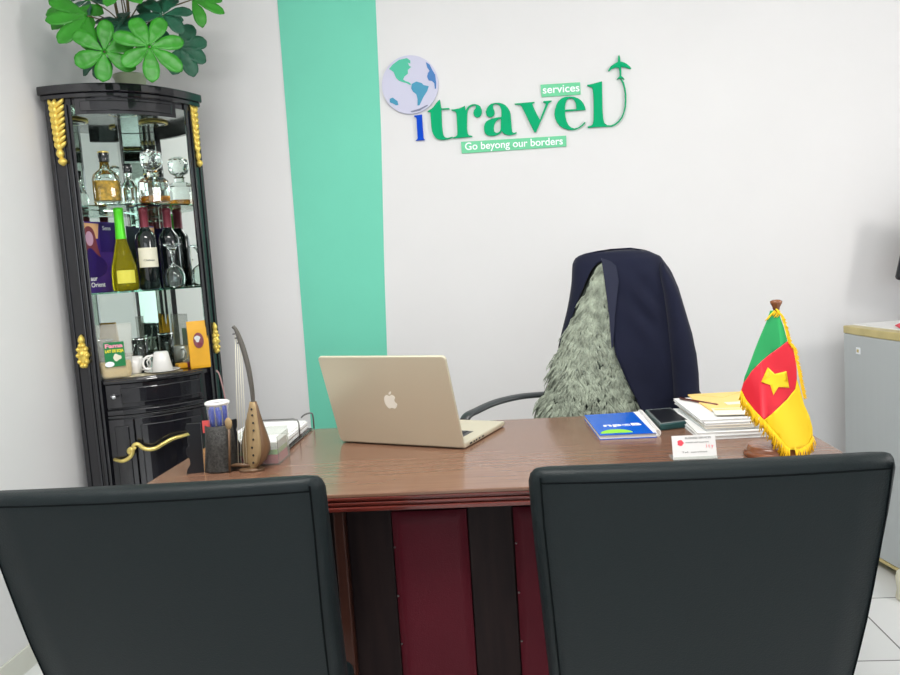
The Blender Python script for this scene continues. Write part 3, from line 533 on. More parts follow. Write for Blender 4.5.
# lower carcass
bm = bmesh.new(); slab(bm, -.008, .862, .884, .25); link('counter_top', bm, 'black_lacquer', CAB, bevel=.004)
bm = bmesh.new(); arc_block(bm, -.178, .178, .868, .880, .02, .012); link('counter_edge', bm, 'black_lacquer', CAB, bevel=.004)
bm = bmesh.new(); slab(bm, -.02, .02, .862, .25); link('carcass', bm, 'black_lacquer', CAB)
bm = bmesh.new(); arc_block(bm, -.172, .172, .776, .866, .02, -.003, 14); dr = link('drawer', bm, 'black_lacquer', CAB, bevel=.003)
bm = bmesh.new(); arc_block(bm, -.125, .165, .792, .85, .01, .004, 14); link('raised_panel', bm, 'black_lacquer', dr, bevel=.004)
bm = bmesh.new(); arc_block(bm, -.174, .174, .752, .770, .02, .009, 14); arc_block(bm, -.174, .174, .740, .750, .02, .002, 14); link('moulding', bm, 'black_lacquer', CAB, bevel=.004)
xk = -.150; yk = arc(xk, 0)
kn = link('keyhole_knob', lathe([(0, .818), (.009, .818), (.009, .822), (.005, .825), (.005, .833), (.009, .837), (.006, .842), (0, .843)], 14), 'chrome', dr, smooth=True)
kn.data.transform(Matrix.Translation((xk, yk-.002, .822)) @ Matrix.Rotation(math.radians(90), 4, 'X') @ Matrix.Translation((0, 0, -.818)))
for a, b in ((-.174, -.092), (-.089, .174)):
    bm = bmesh.new(); arc_block(bm, a, b, .10, .735, .02, -.002, 10); dd = link('door', bm, 'black_lacquer', CAB, bevel=.003)
    bm = bmesh.new(); arc_block(bm, a+.018, b-.018, .14, .71, .008, .003, 10); link('raised_panel', bm, 'black_lacquer', dd, bevel=.004)
    if a < -.1:
        path = [(-.168, .590), (-.15, .588), (-.134, .591), (-.12, .600), (-.112, .612), (-.110, .624), (-.116, .630), (-.122, .622), (-.118, .612)]
    else:
        path = [(-.098, .628), (-.106, .636), (-.100, .645), (-.088, .643), (-.078, .632), (-.066, .624), (-.05, .620), (-.03, .622), (-.005, .633), (.03, .646), (.07, .650), (.12, .648)]
    P3 = []
    for i, (x, z) in enumerate(path):
        o_ = .034
        P3.append((x, arc(x, o_) , z))
    P3[0] = (P3[0][0], arc(path[0][0], .006), P3[0][2]) if a < -.1 else P3[0]
    if a > -.1: P3[-1] = (P3[-1][0], arc(path[-1][0], .006), P3[-1][2])
    sp = spline(P3, 6); n = len(sp)
    lab(link('door_handle', tube(sp, [.0062+.0018*math.sin(PI*i/n) for i in range(n)], 10), 'brass', dd, smooth=True), 'curling pale gold door handle')
bm = bmesh.new(); slab(bm, .004, 0, .08, .26); link('plinth', bm, 'black_lacquer', CAB, bevel=.004)

# ---------------- cabinet contents ----------------
def cthing(name, label, cat, x, y, z, rz=0, group=None): return thing(name, label, cat, cw(x, y, z), an+rz, group)
SH1 = 1.5185; SH2 = 1.2025; CT = .8845
def inner(prof, t_): return [(max(0, r-t_), z+(t_ if i == 0 else 0)) for i, (r, z) in enumerate(prof)]
# square liquor bottle
t = cthing('liquor_bottle', 'square clear liquor bottle with gold leaf label on the top glass shelf', 'bottle', -.088, .01, SH1, .2)
prof = [(.043, 0), (.046, .01), (.046, .095), (.040, .115), (.018, .135), (.015, .165)]
def sq(prof, flat=.62, n=24, p=4):
    rs = []
    for r, z in prof:
        q = p if r > .03 else 2
        rs.append([(r*math.copysign(abs(math.cos(a))**(2/q), math.cos(a)), flat*r*math.copysign(abs(math.sin(a))**(2/q), math.sin(a)), z) for a in [2*PI*i/n for i in range(n)]])
    return rs
link('glass_body', loft(sq(prof)), 'glass', t, smooth=True, bevel=0)
link('label_panel', loft(sq([(.037, .018), (.0385, .02), (.0385, .088), (.037, .09)], .55)), 'label_gold', t, smooth=False)
link('cap', lathe([(0, .195), (.017, .194), (.019, .19), (.019, .160), (.016, .158), (0, .158)], 20), 'wine_dark', t, smooth=True, bevel=.001)
link('cap_band', lathe([(.0195, .192), (.0198, .196), (.012, .199), (0, .2)], 20), 'brass', t, smooth=True)
# decanter
t = cthing('crystal_decanter', 'cut crystal decanter with amber liquor and big stopper on top shelf', 'decanter', .075, .0, SH1, .3)
bm = loft(sq([(.046, 0), (.052, .008), (.054, .06), (.052, .085), (.040, .098), (.022, .104), (.020, .118), (.026, .122)], .9, 16, 3)); link('cut_glass_body', bm, 'glass', t)
link('liquor', loft(sq([(.044, .010), (.047, .012), (.047, .030), (.044, .031)], .88, 16, 3)), 'liquor', t)
bm = bmesh.new(); rs = []
for k, (r, z) in enumerate([(.014, .123), (.018, .130), (.034, .138), (.039, .152), (.040, .175), (.036, .194), (.020, .202), (.006, .203)]):
    rs.append([(r*math.cos(2*PI*i/12+(.26 if k % 2 else 0)), r*math.sin(2*PI*i/12+(.26 if k % 2 else 0)), z) for i in range(12)])
link('stopper', loft(rs, bm), 'glass', t)
# small clear vase with black cap
t = cthing('carafe', 'small clear glass carafe with black cap between bottle and decanter', 'carafe', -.006, .045, SH1)
link('glass_body', lathe([(0, 0), (.028, 0), (.032, .01), (.034, .06), (.026, .08), (.012, .10), (.012, .125)], 20), 'glass', t, smooth=True)
link('cap', lathe([(0, .124), (.016, .124), (.017, .128), (.017, .154), (.014, .157), (0, .157)], 18), 'wine_dark', t, smooth=True)
# yellow wine bottle
t = cthing('wine_bottle', 'yellow-green wine bottle with bright lime foil on the middle shelf', 'bottle', -.062, -.025, SH2)
link('glass_body', lathe([(0, .004), (.036, 0), (.046, .006), (.047, .02), (.046, .06), (.042, .095), (.030, .14), (.020, .18), (.0145, .215), (.014, .235)], 28), 'wine_yellow', t, smooth=True)
link('foil', lathe([(.0185, .19), (.0185, .2), (.0168, .235), (.0165, .29), (.0175, .292), (.0172, .304), (0, .306)], 22), 'foil_green', t, smooth=True)
bm = loft([[(.0475*math.sin(a), -.0475*math.cos(a), z) for a in [-.7+1.4*i/12 for i in range(13)]]+[(.0465*math.sin(a), -.0465*math.cos(a), z) for a in [.7-1.4*i/12 for i in range(13)]] for z in (.028, .075)])
link('label_band', bm, mat('pale_yellow_label', (214, 206, 74), .4), t)
def red_wine(label, x, y, lab_):
    t = cthing('wine_bottle', label, 'bottle', x, y, SH2)
    link('glass_body', lathe([(0, .004), (.032, 0), (.038, .005), (.038, .185), (.034, .203), (.020, .222), (.0145, .235), (.0145, .28)], 28), 'wine_dark', t, smooth=True)
    link('foil', lathe([(.0158, .225), (.0158, .29), (.017, .292), (.017, .306), (0, .308)], 20), 'foil_red', t, smooth=True)
    if lab_:
        bm = loft([[(.0387*math.sin(a), -.0387*math.cos(a), z) for a in [-1.05+2.1*i/14 for i in range(15)]]+[(.0378*math.sin(a), -.0378*math.cos(a), z) for a in [1.05-2.1*i/14 for i in range(15)]] for z in (.082, .155)])
        link('paper_label', bm, 'label_cream', t)
        m_ = basis((-.02, -.0395, .105), (1, 0, 0), (0, 0, 1)); text('label_lettering', 'Chateau', .011, 'steel', t, m_, fit=.038)
    return t
red_wine('dark red wine bottle with cream paper label on the middle shelf', .027, .0, True)
red_wine('dark red wine bottle behind the wine glasses on the middle shelf', .118, .047, False)
# two wine glasses
def wine_glass(label, x, y, z, k=1.0, flip=False):
    pr = [(0, 0), (.034, .0), (.035, .002), (.020, .012), (.009, .030), (.005, .05), (.005, .072), (.010, .080), (.030, .095), (.038, .12), (.036, .15), (.031, .165), (.0295, .165), (.0325, .15), (.0345, .12), (.027, .097), (.008, .081), (0, .080)]
    if flip: pr = [(r, .165-zz) for r, zz in pr]
    o = link('wine_glass', lathe([(r*k, zz*k) for r, zz in pr], 28), 'glass', smooth=True)
    return tag(o, label, 'wine glass', None, cw(x, y, z), an)
wine_glass('upturned clear wine glass at right end of the middle shelf', .112, -.035, SH2, 1.0, True)
# poster card
t = cthing('poster', 'purple printed card with a long-haired woman, behind the yellow bottle', 'poster', -.110, .072, SH2, math.radians(39))
link('card', B(-.105, .105, 0, .003, 0, .262), 'purple', t)
def pp(name, pts, m, par=None, d=.0008): return plate(name, pts, m, par or t, d, (), lambda x, y, q: Vector((x, -d/2-.0001-q, y)))
pp('violet_block', [(-.02, .15), (.10, .15), (.10, .257), (-.02, .257)], 'purple_dark')
pp('glow', [(-.10, .20), (-.03, .20), (-.02, .255), (-.10, .258)], 'orange_print')
pp('hair', [tuple(p[:2]) for p in spline([(-.095, .12, 0), (-.10, .19, 0), (-.088, .235, 0), (-.065, .245, 0), (-.045, .225, 0), (-.035, .17, 0), (-.02, .10, 0), (-.04, .085, 0), (-.07, .08, 0)], 4, True)], 'hair_print', d=.0012)
pp('face', [(-.070+.018*math.cos(a), .200+.027*math.sin(a)) for a in [2*PI*i/20 for i in range(20)]], 'skin_print', d=.0017)
pp('dress', [tuple(p[:2]) for p in spline([(-.10, .06, 0), (-.095, .14, 0), (-.07, .165, 0), (-.04, .14, 0), (-.01, .12, 0), (.0, .09, 0), (-.03, .06, 0)], 4, True)], 'purple_dark', d=.0015)
text('lettering', 'aur\nOrient', .024, 'white_print', t, basis((-.085, -.002, .045), (1, 0, 0), (0, 0, 1)), bold=.0004)
text('lettering', 'Sens', .022, 'white_print', t, basis((-.005, -.002, .232), (1, 0, 0), (0, 0, 1)))
# granule bag
t = cthing('food_pouch', 'clear stand-up pouch of golden granules with green label on the counter', 'pouch', -.126, -.034, CT+.0005, -.1)
rs = []
for z, w_, d_ in ((0, .050, .026), (.01, .054, .028), (.06, .057, .024), (.12, .062, .014), (.17, .066, .004), (.20, .067, .0015)):
    rs.append([(w_*math.copysign(abs(math.cos(a))**.5, math.cos(a)), d_*math.sin(a), z) for a in [2*PI*i/24 for i in range(24)]])
link('clear_bag', loft(rs), 'plastic_bag', t, smooth=True)
rs = []
for z, w_, d_ in ((.002, .046, .022), (.012, .051, .025), (.05, .053, .022), (.062, .050, .018)):
    rs.append([(w_*math.copysign(abs(math.cos(a))**.5, math.cos(a)), d_*math.sin(a), z) for a in [2*PI*i/24 for i in range(24)]])
link('granules', loft(rs), 'oats', t, smooth=True)
lb = link('front_label', B(-.034, .034, -.0305, -.029, .045, .135), 'label_green', t)
text('lettering', 'Fama', .02, 'pink_print', lb, basis((-.03, -.0308, .115), (1, 0, 0), (0, 0, 1)), fit=.06, bold=.0008)
text('lettering', 'LAIT DE SOJA', .014, 'yellow_print', lb, basis((-.031, -.0308, .098), (1, 0, 0), (0, 0, 1)), fit=.062, bold=.0006)
plate('bowl_print', [(-.02+.016*math.cos(a), .055+.010*math.sin(a)) for a in [2*PI*i/20 for i in range(20)]], 'white_print', lb, .0006, (), lambda x, y, q: Vector((x, -.0309-q, y)))
plate('milk_print', [(.008+.014*math.cos(a), .078+.012*math.sin(a)*(1+.3*math.cos(3*a))) for a in [2*PI*i/24 for i in range(24)]], 'label_cream', lb, .0006, (), lambda x, y, q: Vector((x, -.0309-q, y)))
# cups
def cup(label, x, y, z, ang, k=1.0, r0=.030, r1=.038, h=.07, hang=0):
    t = cthing('cup', label, 'cup', x, y, z, ang, 'white cups on the cabinet counter')
    link('bowl', lathe([(0, .0), (r0*.8*k, .0), (r0*k, .004), (r1*k, h*k), ((r1-.003)*k, h*k), ((r0-.003)*k, .008), (0, .006)], 28), 'white_cer', t, smooth=True)
    hp = [(r1*k*.95, 0, h*.82*k), (r1*k+.020*k, 0, h*.80*k), (r1*k+.026*k, 0, h*.5*k), (r1*k+.012*k, 0, h*.22*k), (r0*k*1.0, 0, h*.2*k)]
    link('handle', tube(spline(hp, 6), .0042*k, 8), 'white_cer', t, smooth=True)
    return t
tag(link('doily', lathe([(0, 0), (.085, 0), (.088, .001), (.085, .002), (0, .002)], 40, sx=2.0*.62, sy=.5), 'doily'), 'cream cloth doily under the white cups', 'doily', loc=cw(.0, -.035, CT), rz=an)
t = cthing('saucer', 'white porcelain saucer under the upturned cup', 'saucer', .034, -.035, CT+.0022)
link('dish', lathe([(0, 0), (.030, 0), (.062, .007), (.066, .010), (.062, .010), (.030, .004), (0, .004)], 36), 'white_cer', t, smooth=True)
c_ = cup('white cup standing upside down on the saucer', .034, -.035, CT+.0066, PI*.95, 1.0, .026, .040, .075)
for ch in c_.children:
    ch.data.transform(Matrix.Translation((0, 0, .075)) @ Matrix.Rotation(PI, 4, 'X'))
link('leaning_spoon', tube([(.045, -.03, .004), (.052, -.005, .04), (.03, .0, .066)], .003, 8), 'white_cer', c_, smooth=True)
cup('white cup standing upright beside the granule pouch', -.058, .022, CT+.0022, -.2, .95, .028, .036, .068)
t = cthing('coffee_packet', 'mustard yellow paper packet with oval photo print by right pillar', 'packet', .176, -.026, CT+.0005, -.1)
rs = []
for z, w_, d_ in ((0, .036, .018), (.01, .037, .020), (.09, .037, .018), (.15, .037, .009), (.183, .037, .001)):
    rs.append([(-w_, -d_, z), (w_, -d_, z), (w_+.001, 0, z), (w_, d_, z), (-w_, d_, z), (-w_-.001, 0, z)])
link('paper_packet', loft(rs), 'mustard', t, bevel=.001)
f3 = lambda x, y, q: Vector((x, -.0215+max(0, y-.09)*.13-q, y))
ov = plate('oval_print', [(.0+.019*math.cos(a), .108+.030*math.sin(a)) for a in [2*PI*i/28 for i in range(28)]], 'hair_print', t, .001, (), f3)
plate('cup_print', [(.004+.009*math.cos(a), .094+.006*math.sin(a)) for a in [2*PI*i/20 for i in range(20)]], 'foil_red', ov, .0016, (), f3)
plate('figure_print', [(-.004+.010*math.cos(a)*(1+.3*math.sin(3*a)), .114+.013*math.sin(a)) for a in [2*PI*i/20 for i in range(20)]], 'paper_grey', ov, .0016, (), f3)
t = cthing('tumbler', 'tall dark-tinted glass tumbler behind the cups in the cabinet', 'glass', -.024, .078, CT)
link('tinted_glass', lathe([(0, .0), (.024, .0), (.030, .13), (.0285, .13), (.0225, .006), (0, .005)], 24), mat('smoked_glass', (120, 130, 124), .02, trans=.9), t, smooth=True)
link('rim_band', lathe([(.0303, .127), (.0306, .131), (.028, .131)], 24), 'chrome', t, smooth=True)
t = cthing('sweet_packet', 'small orange and red packet lying behind the yellow packet', 'packet', .13, .03, CT, .2)
link('wrapper', B(-.035, .035, -.02, .02, 0, .022), 'mustard', t, bevel=.006, bseg=3); link('red_band', B(-.003, .0355, -.0205, .0205, .0005, .0225), 'foil_red', t, bevel=.005)
# thin cable hanging down beside the cabinet
bm = tube(spline([(-1.155, 2.845, .866), (-1.150, 2.83, .872), (-1.135, 2.82, .85), (-1.122, 2.82, .75), (-1.128, 2.83, .6), (-1.14, 2.85, .3), (-1.12, 2.86, .01), (-1.0, 2.95, .006), (-.9, 3.07, .006)], 8), .003, 6)
tag(link('cable', bm, mat('pinkish_cable', (176, 140, 138), .5), smooth=True), 'thin pinkish cable hanging down the right side of the cabinet', 'cable')

# ---------------- umbrella plant ----------------
plant = thing('potted_umbrella_plant', 'leafy green umbrella plant in a pale pot on top of the cabinet', 'plant', (-1.36, 2.80, 1.9352))
PO = Vector((-1.36, 2.80, 1.9352))
pot = link('pot', lathe([(0, 0), (.045, 0), (.049, .004), (.056, .045), (.060, .05), (.060, .058), (.053, .058), (.050, .05), (0, .048)], 32), 'pot', plant, smooth=True)
link('soil', lathe([(0, .054), (.045, .053), (.052, .051)], 24), mat('potting_soil', (66, 50, 38), .9, noise_amt=.3, nscale=60), pot)
def leaflet(bm, base, d, n, L_, W_, droop=.25, mi=0):
    d = d.normalized(); s = d.cross(n).normalized(); n = s.cross(d).normalized(); rows = []; N = 12
    wt = [(0, .10), (.06, .16), (.15, .34), (.3, .64), (.5, .93), (.66, 1), (.8, .93), (.9, .74), (.97, .44), (1, .12)]; L_ *= 1.0
    n = (n+Vector((random.uniform(-.3, .3), random.uniform(-.2, .2), random.uniform(-.3, .3)))).normalized()
    for i in range(N+1):
        t_ = i/N; hw = W_*.5*interp(wt, t_)
        c = base+d*L_*t_-n*L_*droop*t_*t_
        row = []
        for k in (-1, -.5, 0, .5, 1):
            row.append(bm.verts.new(c+s*hw*k+n*(abs(k)*hw*.13-(0.0 if k else .0012)+.0012*math.sin(t_*22+k))))
        rows.append(row)
    for a, b in zip(rows, rows[1:]):
        for k in range(4): bm.faces.new((a[k], a[k+1], b[k+1], b[k])).material_index = mi
def rosette(c, normal, n, L_, W_, a0, m, spread=2*PI, droop=.25, only=None, back=None, lens=None):
    c = Vector(c); normal = Vector(normal).normalized(); u = Vector((1, 0, 0)); u = (u-normal*u.dot(normal)).normalized(); v = normal.cross(u)
    bm = bmesh.new()
    for i in range(n):
        a = a0+spread*i/n+random.uniform(-.06, .06); d = u*math.cos(a)+v*math.sin(a)
        leaflet(bm, c-PO+d*.004, d+normal*.12, normal, L_*(lens[i] if lens else random.uniform(.92, 1.08)), W_*random.uniform(.94, 1.06), droop)
    o = link('leaf_rosette', bm, m, plant, smooth=True, solid=.0006, recalc=False)
    # petiole back to the trunk
    b = Vector(back) if back else Vector((PO.x+(c.x-PO.x)*.12, PO.y, 2.12+(c.z-2.05)*.3))
    mid = (b+c)/2+Vector((0, 0, .02))-normal*.02
    link('petiole', tube([p-PO for p in spline([b, mid, c-normal*.002], 6)], .0022, 6), 'stem', o, smooth=True)
    return o
cdir = Vector((.42, -.9, .10))
rosette((-1.322, 2.555, 2.012), cdir, 6, .104, .058, math.radians(28), 'leaf', droop=.16)
rosette((-1.168, 2.565, 2.018), cdir+Vector((0, 0, .1)), 7, .112, .056, math.radians(15), 'leaf', droop=.14)
rosette((-1.390, 2.60, 2.150), (.3, -.8, .35), 4, .135, .058, math.radians(165), 'leaf', spread=math.radians(150), droop=.12)
rosette((-1.130, 2.72, 2.055), (.55, -.75, .2), 5, .105, .056, math.radians(-100), 'leaf_dark', spread=math.radians(210), droop=.2)
rosette((-1.150, 2.66, 2.150), (.2, -.8, .5), 6, .10, .052, math.radians(20), 'leaf_dark', droop=.25)
rosette((-1.09, 2.78, 2.235), (.3, -.85, .4), 5, .11, .045, math.radians(-60), 'leaf', spread=math.radians(200), droop=.3)
rosette((-1.30, 2.66, 2.135), (.1, -.7, .7), 6, .105, .05, math.radians(40), 'leaf_dark', droop=.3)
rosette((-1.385, 2.66, 2.04), (-.3, -.8, .3), 5, .095, .05, math.radians(120), 'leaf_dark', spread=math.radians(220), droop=.25)
rosette((-1.23, 2.74, 2.16), (.0, -.9, .3), 6, .10, .05, math.radians(0), 'leaf_dark', droop=.3)
rosette((-1.27, 2.60, 2.235), (.1, -.7, .6), 7, .11, .055, math.radians(10), 'leaf', droop=.2)
rosette((-1.43, 2.70, 2.24), (-.1, -.7, .6), 6, .11, .05, math.radians(35), 'leaf_dark', droop=.25)
rosette((-1.33, 2.62, 2.08), (-.1, -.8, .5), 6, .10, .052, math.radians(15), 'leaf_dark', droop=.25)
rosette((-1.22, 2.64, 2.10), (.15, -.7, .6), 6, .095, .05, math.radians(45), 'leaf_dark', droop=.3)
rosette((-1.46, 2.66, 2.20), (.1, -.8, .4), 5, .10, .05, math.radians(190), 'leaf', spread=math.radians(200), droop=.2)
rosette((-1.17, 2.70, 2.30), (.3, -.6, .7), 7, .11, .055, math.radians(5), 'leaf', droop=.25)
rosette((-1.36, 2.74, 2.36), (-.1, -.5, .8), 7, .11, .055, math.radians(25), 'leaf', droop=.25)
for px, py, pz in ((-1.30, 2.72, 2.36), (-1.38, 2.75, 2.38), (-1.22, 2.76, 2.32)):
    link('trunk', tube([p-PO for p in spline([(PO.x+random.uniform(-.02, .02), PO.y+random.uniform(-.02, .02), 1.98), ((px+PO.x)/2, (py+PO.y)/2+.01, 2.15), (px, py, pz)], 8)], .0055, 8), 'stem', plant, smooth=True)

# ---------------- laptop ----------------
ZT = .7602
b_ = Vector((-.133, 1.866, 0)); ld = Vector((math.cos(math.radians(-22)), math.sin(math.radians(-22)), 0)); a_ = b_-ld*.374
LW = .372; lang = math.atan2(ld.y, ld.x)
lap = thing('laptop', 'open silver laptop with white fruit logo, its back to the visitors', 'laptop', (a_.x, a_.y, ZT), lang)
base = link('base', B(0, LW, -.006, .258, .0015, .0155), 'alu', lap, bevel=.005, bseg=3)
link('rubber_foot', B(.02, .34, .02, .22, 0, .0018), 'dark_plastic', base)
link('keyboard', B(.035, LW-.035, .018, .122, .0152, .0158), 'dark_plastic', base)
bm = bmesh.new()
for r in range(6):
    for c in range(14): box(bm, .037+c*.0205, .037+c*.0205+.0175, .020+r*.017, .020+r*.017+.0145, .0156, .0170)
keys = link('keys', bm, 'dark_plastic', base); keys['label'] = 'black keys of the keyboard'
bm = bmesh.new()
for y, l in ((.022, .014), (.045, .007), (.060, .007), (.078, .009), (.098, .012)): box(bm, LW-.0008, LW+.0004, y, y+l, .006, .0105)
link('side_ports', bm, 'dark_plastic', base)
tl = math.radians(17)
up_ = Vector((0, -math.sin(tl), math.cos(tl))); nf = Vector((0, -math.cos(tl), -math.sin(tl)))   # nf: outward face of the lid
org = Vector((0, -.008, .006))
def lidpt(x, h, d): return org+Vector((1, 0, 0))*x+up_*h+nf*d
LH = .252
out = []
rc = .010
for cx, cz, a0 in ((LW-rc, rc, -90), (LW-rc, LH-rc, 0), (rc, LH-rc, 90), (rc, rc, 180)):
    for k in range(7): a = math.radians(a0+15*k); out.append((cx+rc*math.cos(a), cz+rc*math.sin(a)))
lid = link('lid', loft([[lidpt(x, z, -.0035) for x, z in out], [lidpt(x, z, .002) for x, z in out], [lidpt(LW/2+(x-LW/2)*.992, LH/2+(z-LH/2)*.988, .0035) for x, z in out]]), 'alu', lap, bevel=.0006)
link('screen', loft([[lidpt(x, z, -.0036) for x, z in ((.01, .012), (LW-.01, .012), (LW-.01, LH-.01), (.01, LH-.01))], [lidpt(x, z, -.0046) for x, z in ((.01, .012), (LW-.01, .012), (LW-.01, LH-.01), (.01, LH-.01))]]), 'dark_plastic', lid)
# logo: bitten apple silhouette, upside up
ap = spline([(0, .0155, 0), (.006, .0185, 0), (.013, .0165, 0), (.0165, .0115, 0), (.0125, .006, 0), (.0125, -.001, 0), (.0175, -.0065, 0), (.014, -.0145, 0), (.008, -.020, 0), (.0, -.0175, 0), (-.008, -.020, 0), (-.0145, -.013, 0), (-.0175, -.002, 0), (-.0165, .009, 0), (-.0115, .0165, 0), (-.005, .018, 0)], 4, True)
cx, cz = .190, .126
f4 = lambda x, y, q: lidpt(cx+x, cz+y, .0039+q)
lg = plate('apple_logo', [(p.x, p.y) for p in ap], 'apple', lid, .0006, (), f4)
plate('apple_leaf', [(p.x, p.y) for p in spline([(.0005, .0205, 0), (.001, .025, 0), (.007, .0295, 0), (.0075, .026, 0), (.005, .0215, 0)], 4, True)], 'apple', lg, .0006, (), f4)
link('hinge', tube([(.04, -.004, .010), (LW-.04, -.004, .010)], .0045, 10), 'dark_plastic', lap, smooth=True)

# ---------------- left side of desk: pen holder, kora, trays ----------------
t = thing('pen_holder', 'black scaly leather pen holder with jagged carved side plates', 'pen holder', (-.728, 1.775, ZT))
link('cup', lathe([(0, 0), (.043, 0), (.043, .004), (.037, .06), (.034, .112), (.031, .112), (.034, .06), (.039, .006), (0, .005)], 28), 'black_rough', t, smooth=True)
prof = [(-.006, 0), (-.046, .0), (-.044, .012), (-.036, .022), (-.036, .036), (-.044, .050), (-.043, .062), (-.034, .070), (-.036, .084), (-.030, .095), (-.035, .103), (-.040, .112), (-.036, .122), (-.004, .121)]
def sideplate(nm, ox, oy, ang, k=1):
    ca, sa = math.cos(ang), math.sin(ang)
    lab(plate(nm, [(x*k, z) for x, z in prof], 'dark_plastic', t, .007, (), lambda x, y, q: Vector((ox+x*ca-q*sa, oy+x*sa+q*ca, y))), 'dark jagged side plate')
sideplate('side_plate', -.034, -.020, math.radians(15))
sideplate('side_plate', .026, .0, math.radians(200), .48)
t0 = thing('plastic_tumbler', 'frosted white plastic tumbler rim inside the pen holder', 'tumbler', (-.728, 1.775, ZT+.0062))
link('wall_and_rim', lathe([(0, 0), (.022, 0), (.027, .157), (.029, .160), (.0255, .161), (.0205, .003), (0, .002)], 28), mat('frosted_plastic', (236, 236, 234), .35, alpha=.12), t0, smooth=True)
link('white_rim', lathe([(.0262, .155), (.0292, .155), (.0302, .160), (.028, .1625), (.0258, .160), (.0262, .155)], 28), 'white_cer', t0, smooth=True)
pl_ = [('leftmost', -.015, -.003, .1), ('second from left', -.008, -.014, .03), ('middle', .0, -.002, .06), ('second from right', .008, -.014, .02), ('rightmost', .016, -.002, .1)]
for k, (nm, x, y, l) in enumerate(pl_):
    t = thing('pen', 'blue pen in the tumbler, %s of the five' % nm, 'pen', (-.728+x*.8, 1.775+y*.8, ZT+.009), 0, 'blue pens in the pen holder')
    h = .140+.004*((k*2) % 3); d = Vector((x*.35, y*.3, h))
    link('barrel', tube([(0, 0, 0), d*.62], .0042, 8), 'pen_blue', t, smooth=True)
    link('cap', tube([d*.62, d], .0056, 8), 'pen_blue', t, smooth=True)
t = thing('wooden_spoon', 'small tan wooden spoon leaning at right side of the pen holder', 'spoon', (-.690, 1.7385, ZT))
link('bowl', lathe([(0, .105), (.005, .107), (.009, .116), (.009, .126), (.004, .133), (0, .134)], 16, sy=.5), 'kora_face', t, smooth=True)
link('handle', tube([(-.008, .0, .001), (0, 0, .107)], .003, 8), 'kora_side', t, smooth=True)
tag(link('card', B(-.009, .009, -.001, .001, 0, .030), mat('coral_card', (236, 96, 92), .5)), 'small coral red card tip sticking up from the pen holder', 'card', loc=(-.757, 1.7665, ZT+.094), rz=.2)
# kora: a small harp-lute souvenir
K = thing('souvenir_kora', 'small carved wooden harp-lute souvenir with curved dark neck and strings', 'instrument', (-.648, 1.752, ZT))
ka = math.radians(-38)       # face turned to the left and towards the camera
fx = Vector((math.cos(ka), math.sin(ka), 0)); fn = Vector((math.sin(ka), -math.cos(ka), 0))   # across the face, out of the face
tab = [(.004, .012, .006, -.004), (.010, .025, .018, -.002), (.025, .037, .034, .000), (.045, .043, .043, .002), (.065, .043, .041, .004), (.085, .038, .034, .007), (.11, .030, .025, .010), (.135, .022, .017, .013), (.155, .015, .011, .016), (.167, .010, .008, .017)]
rs = []
for z, w_, d_, off in tab:
    c = Vector((off, 0, z)); r = []
    for i in range(17): a = PI*i/16; r.append(c+fx*w_*math.cos(a)-fn*d_*math.sin(a)*1.1)
    rs.append(r)
link('sound_bowl', loft(rs), 'kora_side', K, smooth=True)
rs = []
for z, w_, d_, off in tab:
    c = Vector((off, 0, z)); r = [c+fx*w_*.985+fn*.0, c+fx*w_*.7+fn*.004, c+fn*.0065, c-fx*w_*.7+fn*.004, c-fx*w_*.985, c-fn*.001]
    rs.append(r)
face = link('sound_face', loft(rs), 'kora_face', K, smooth=True)
bm = bmesh.new()
for u, z in ((.30, .150), (.42, .136), (.52, .118), (.5, .100), (.42, .078), (.30, .058), (.45, .040), (.55, .022)):
    wz = interp([(p[0], p[1]) for p in tab], z); off = interp([(p[0], p[3]) for p in tab], z)
    c = Vector((off, 0, z))+fx*wz*u+fn*.0052
    loft([[c+fx*.0028*math.cos(a)+Vector((0, 0, .0028*math.sin(a))) for a in [2*PI*i/10 for i in range(10)]], [c+fn*.0022+fx*.0026*math.cos(a)+Vector((0, 0, .0026*math.sin(a))) for a in [2*PI*i/10 for i in range(10)]]], bm)
link('sound_holes', bm, 'dark_plastic', face)
nk = spline([(.018, 0, .160), (.018, 0, .20), (.014, 0, .25), (.006, 0, .295), (-.002, 0, .325), (-.008, 0, .342), (-.014, 0, .350)], 6)
link('neck', tube(nk, [.0045+.0018*math.sin(PI*min(1, i/len(nk)*1.2)) for i in range(len(nk))], 10), 'kora_neck', K, smooth=True)
bm = bmesh.new()
for x, z in ((-.006, .332), (-.001, .322), (.003, .310)): tube([(x-.010, -.004, z), (x+.004, .002, z)], .0016, 6, bm)
link('tuning_pegs', bm, 'dark_plastic', K)
for k in range(4):
    p0 = Vector((-.010+.004*k, 0, .338-.012*k)); p1 = Vector((-.030+.007*k, -.006, .018))
    link('string', tube([p0, p1], .0007, 5), 'label_cream', K, smooth=True)
link('foot_bar', tube([(-.058, .0, .012), (-.03, -.006, .016), (.004, -.004, .012)], [.003, .005, .004], 8), 'kora_side', K, smooth=True)
link('stand', lathe([(0, 0), (.030, 0), (.032, .003), (.026, .007), (0, .008)], 24, sx=1, sy=.7), 'kora_side', K, smooth=True)

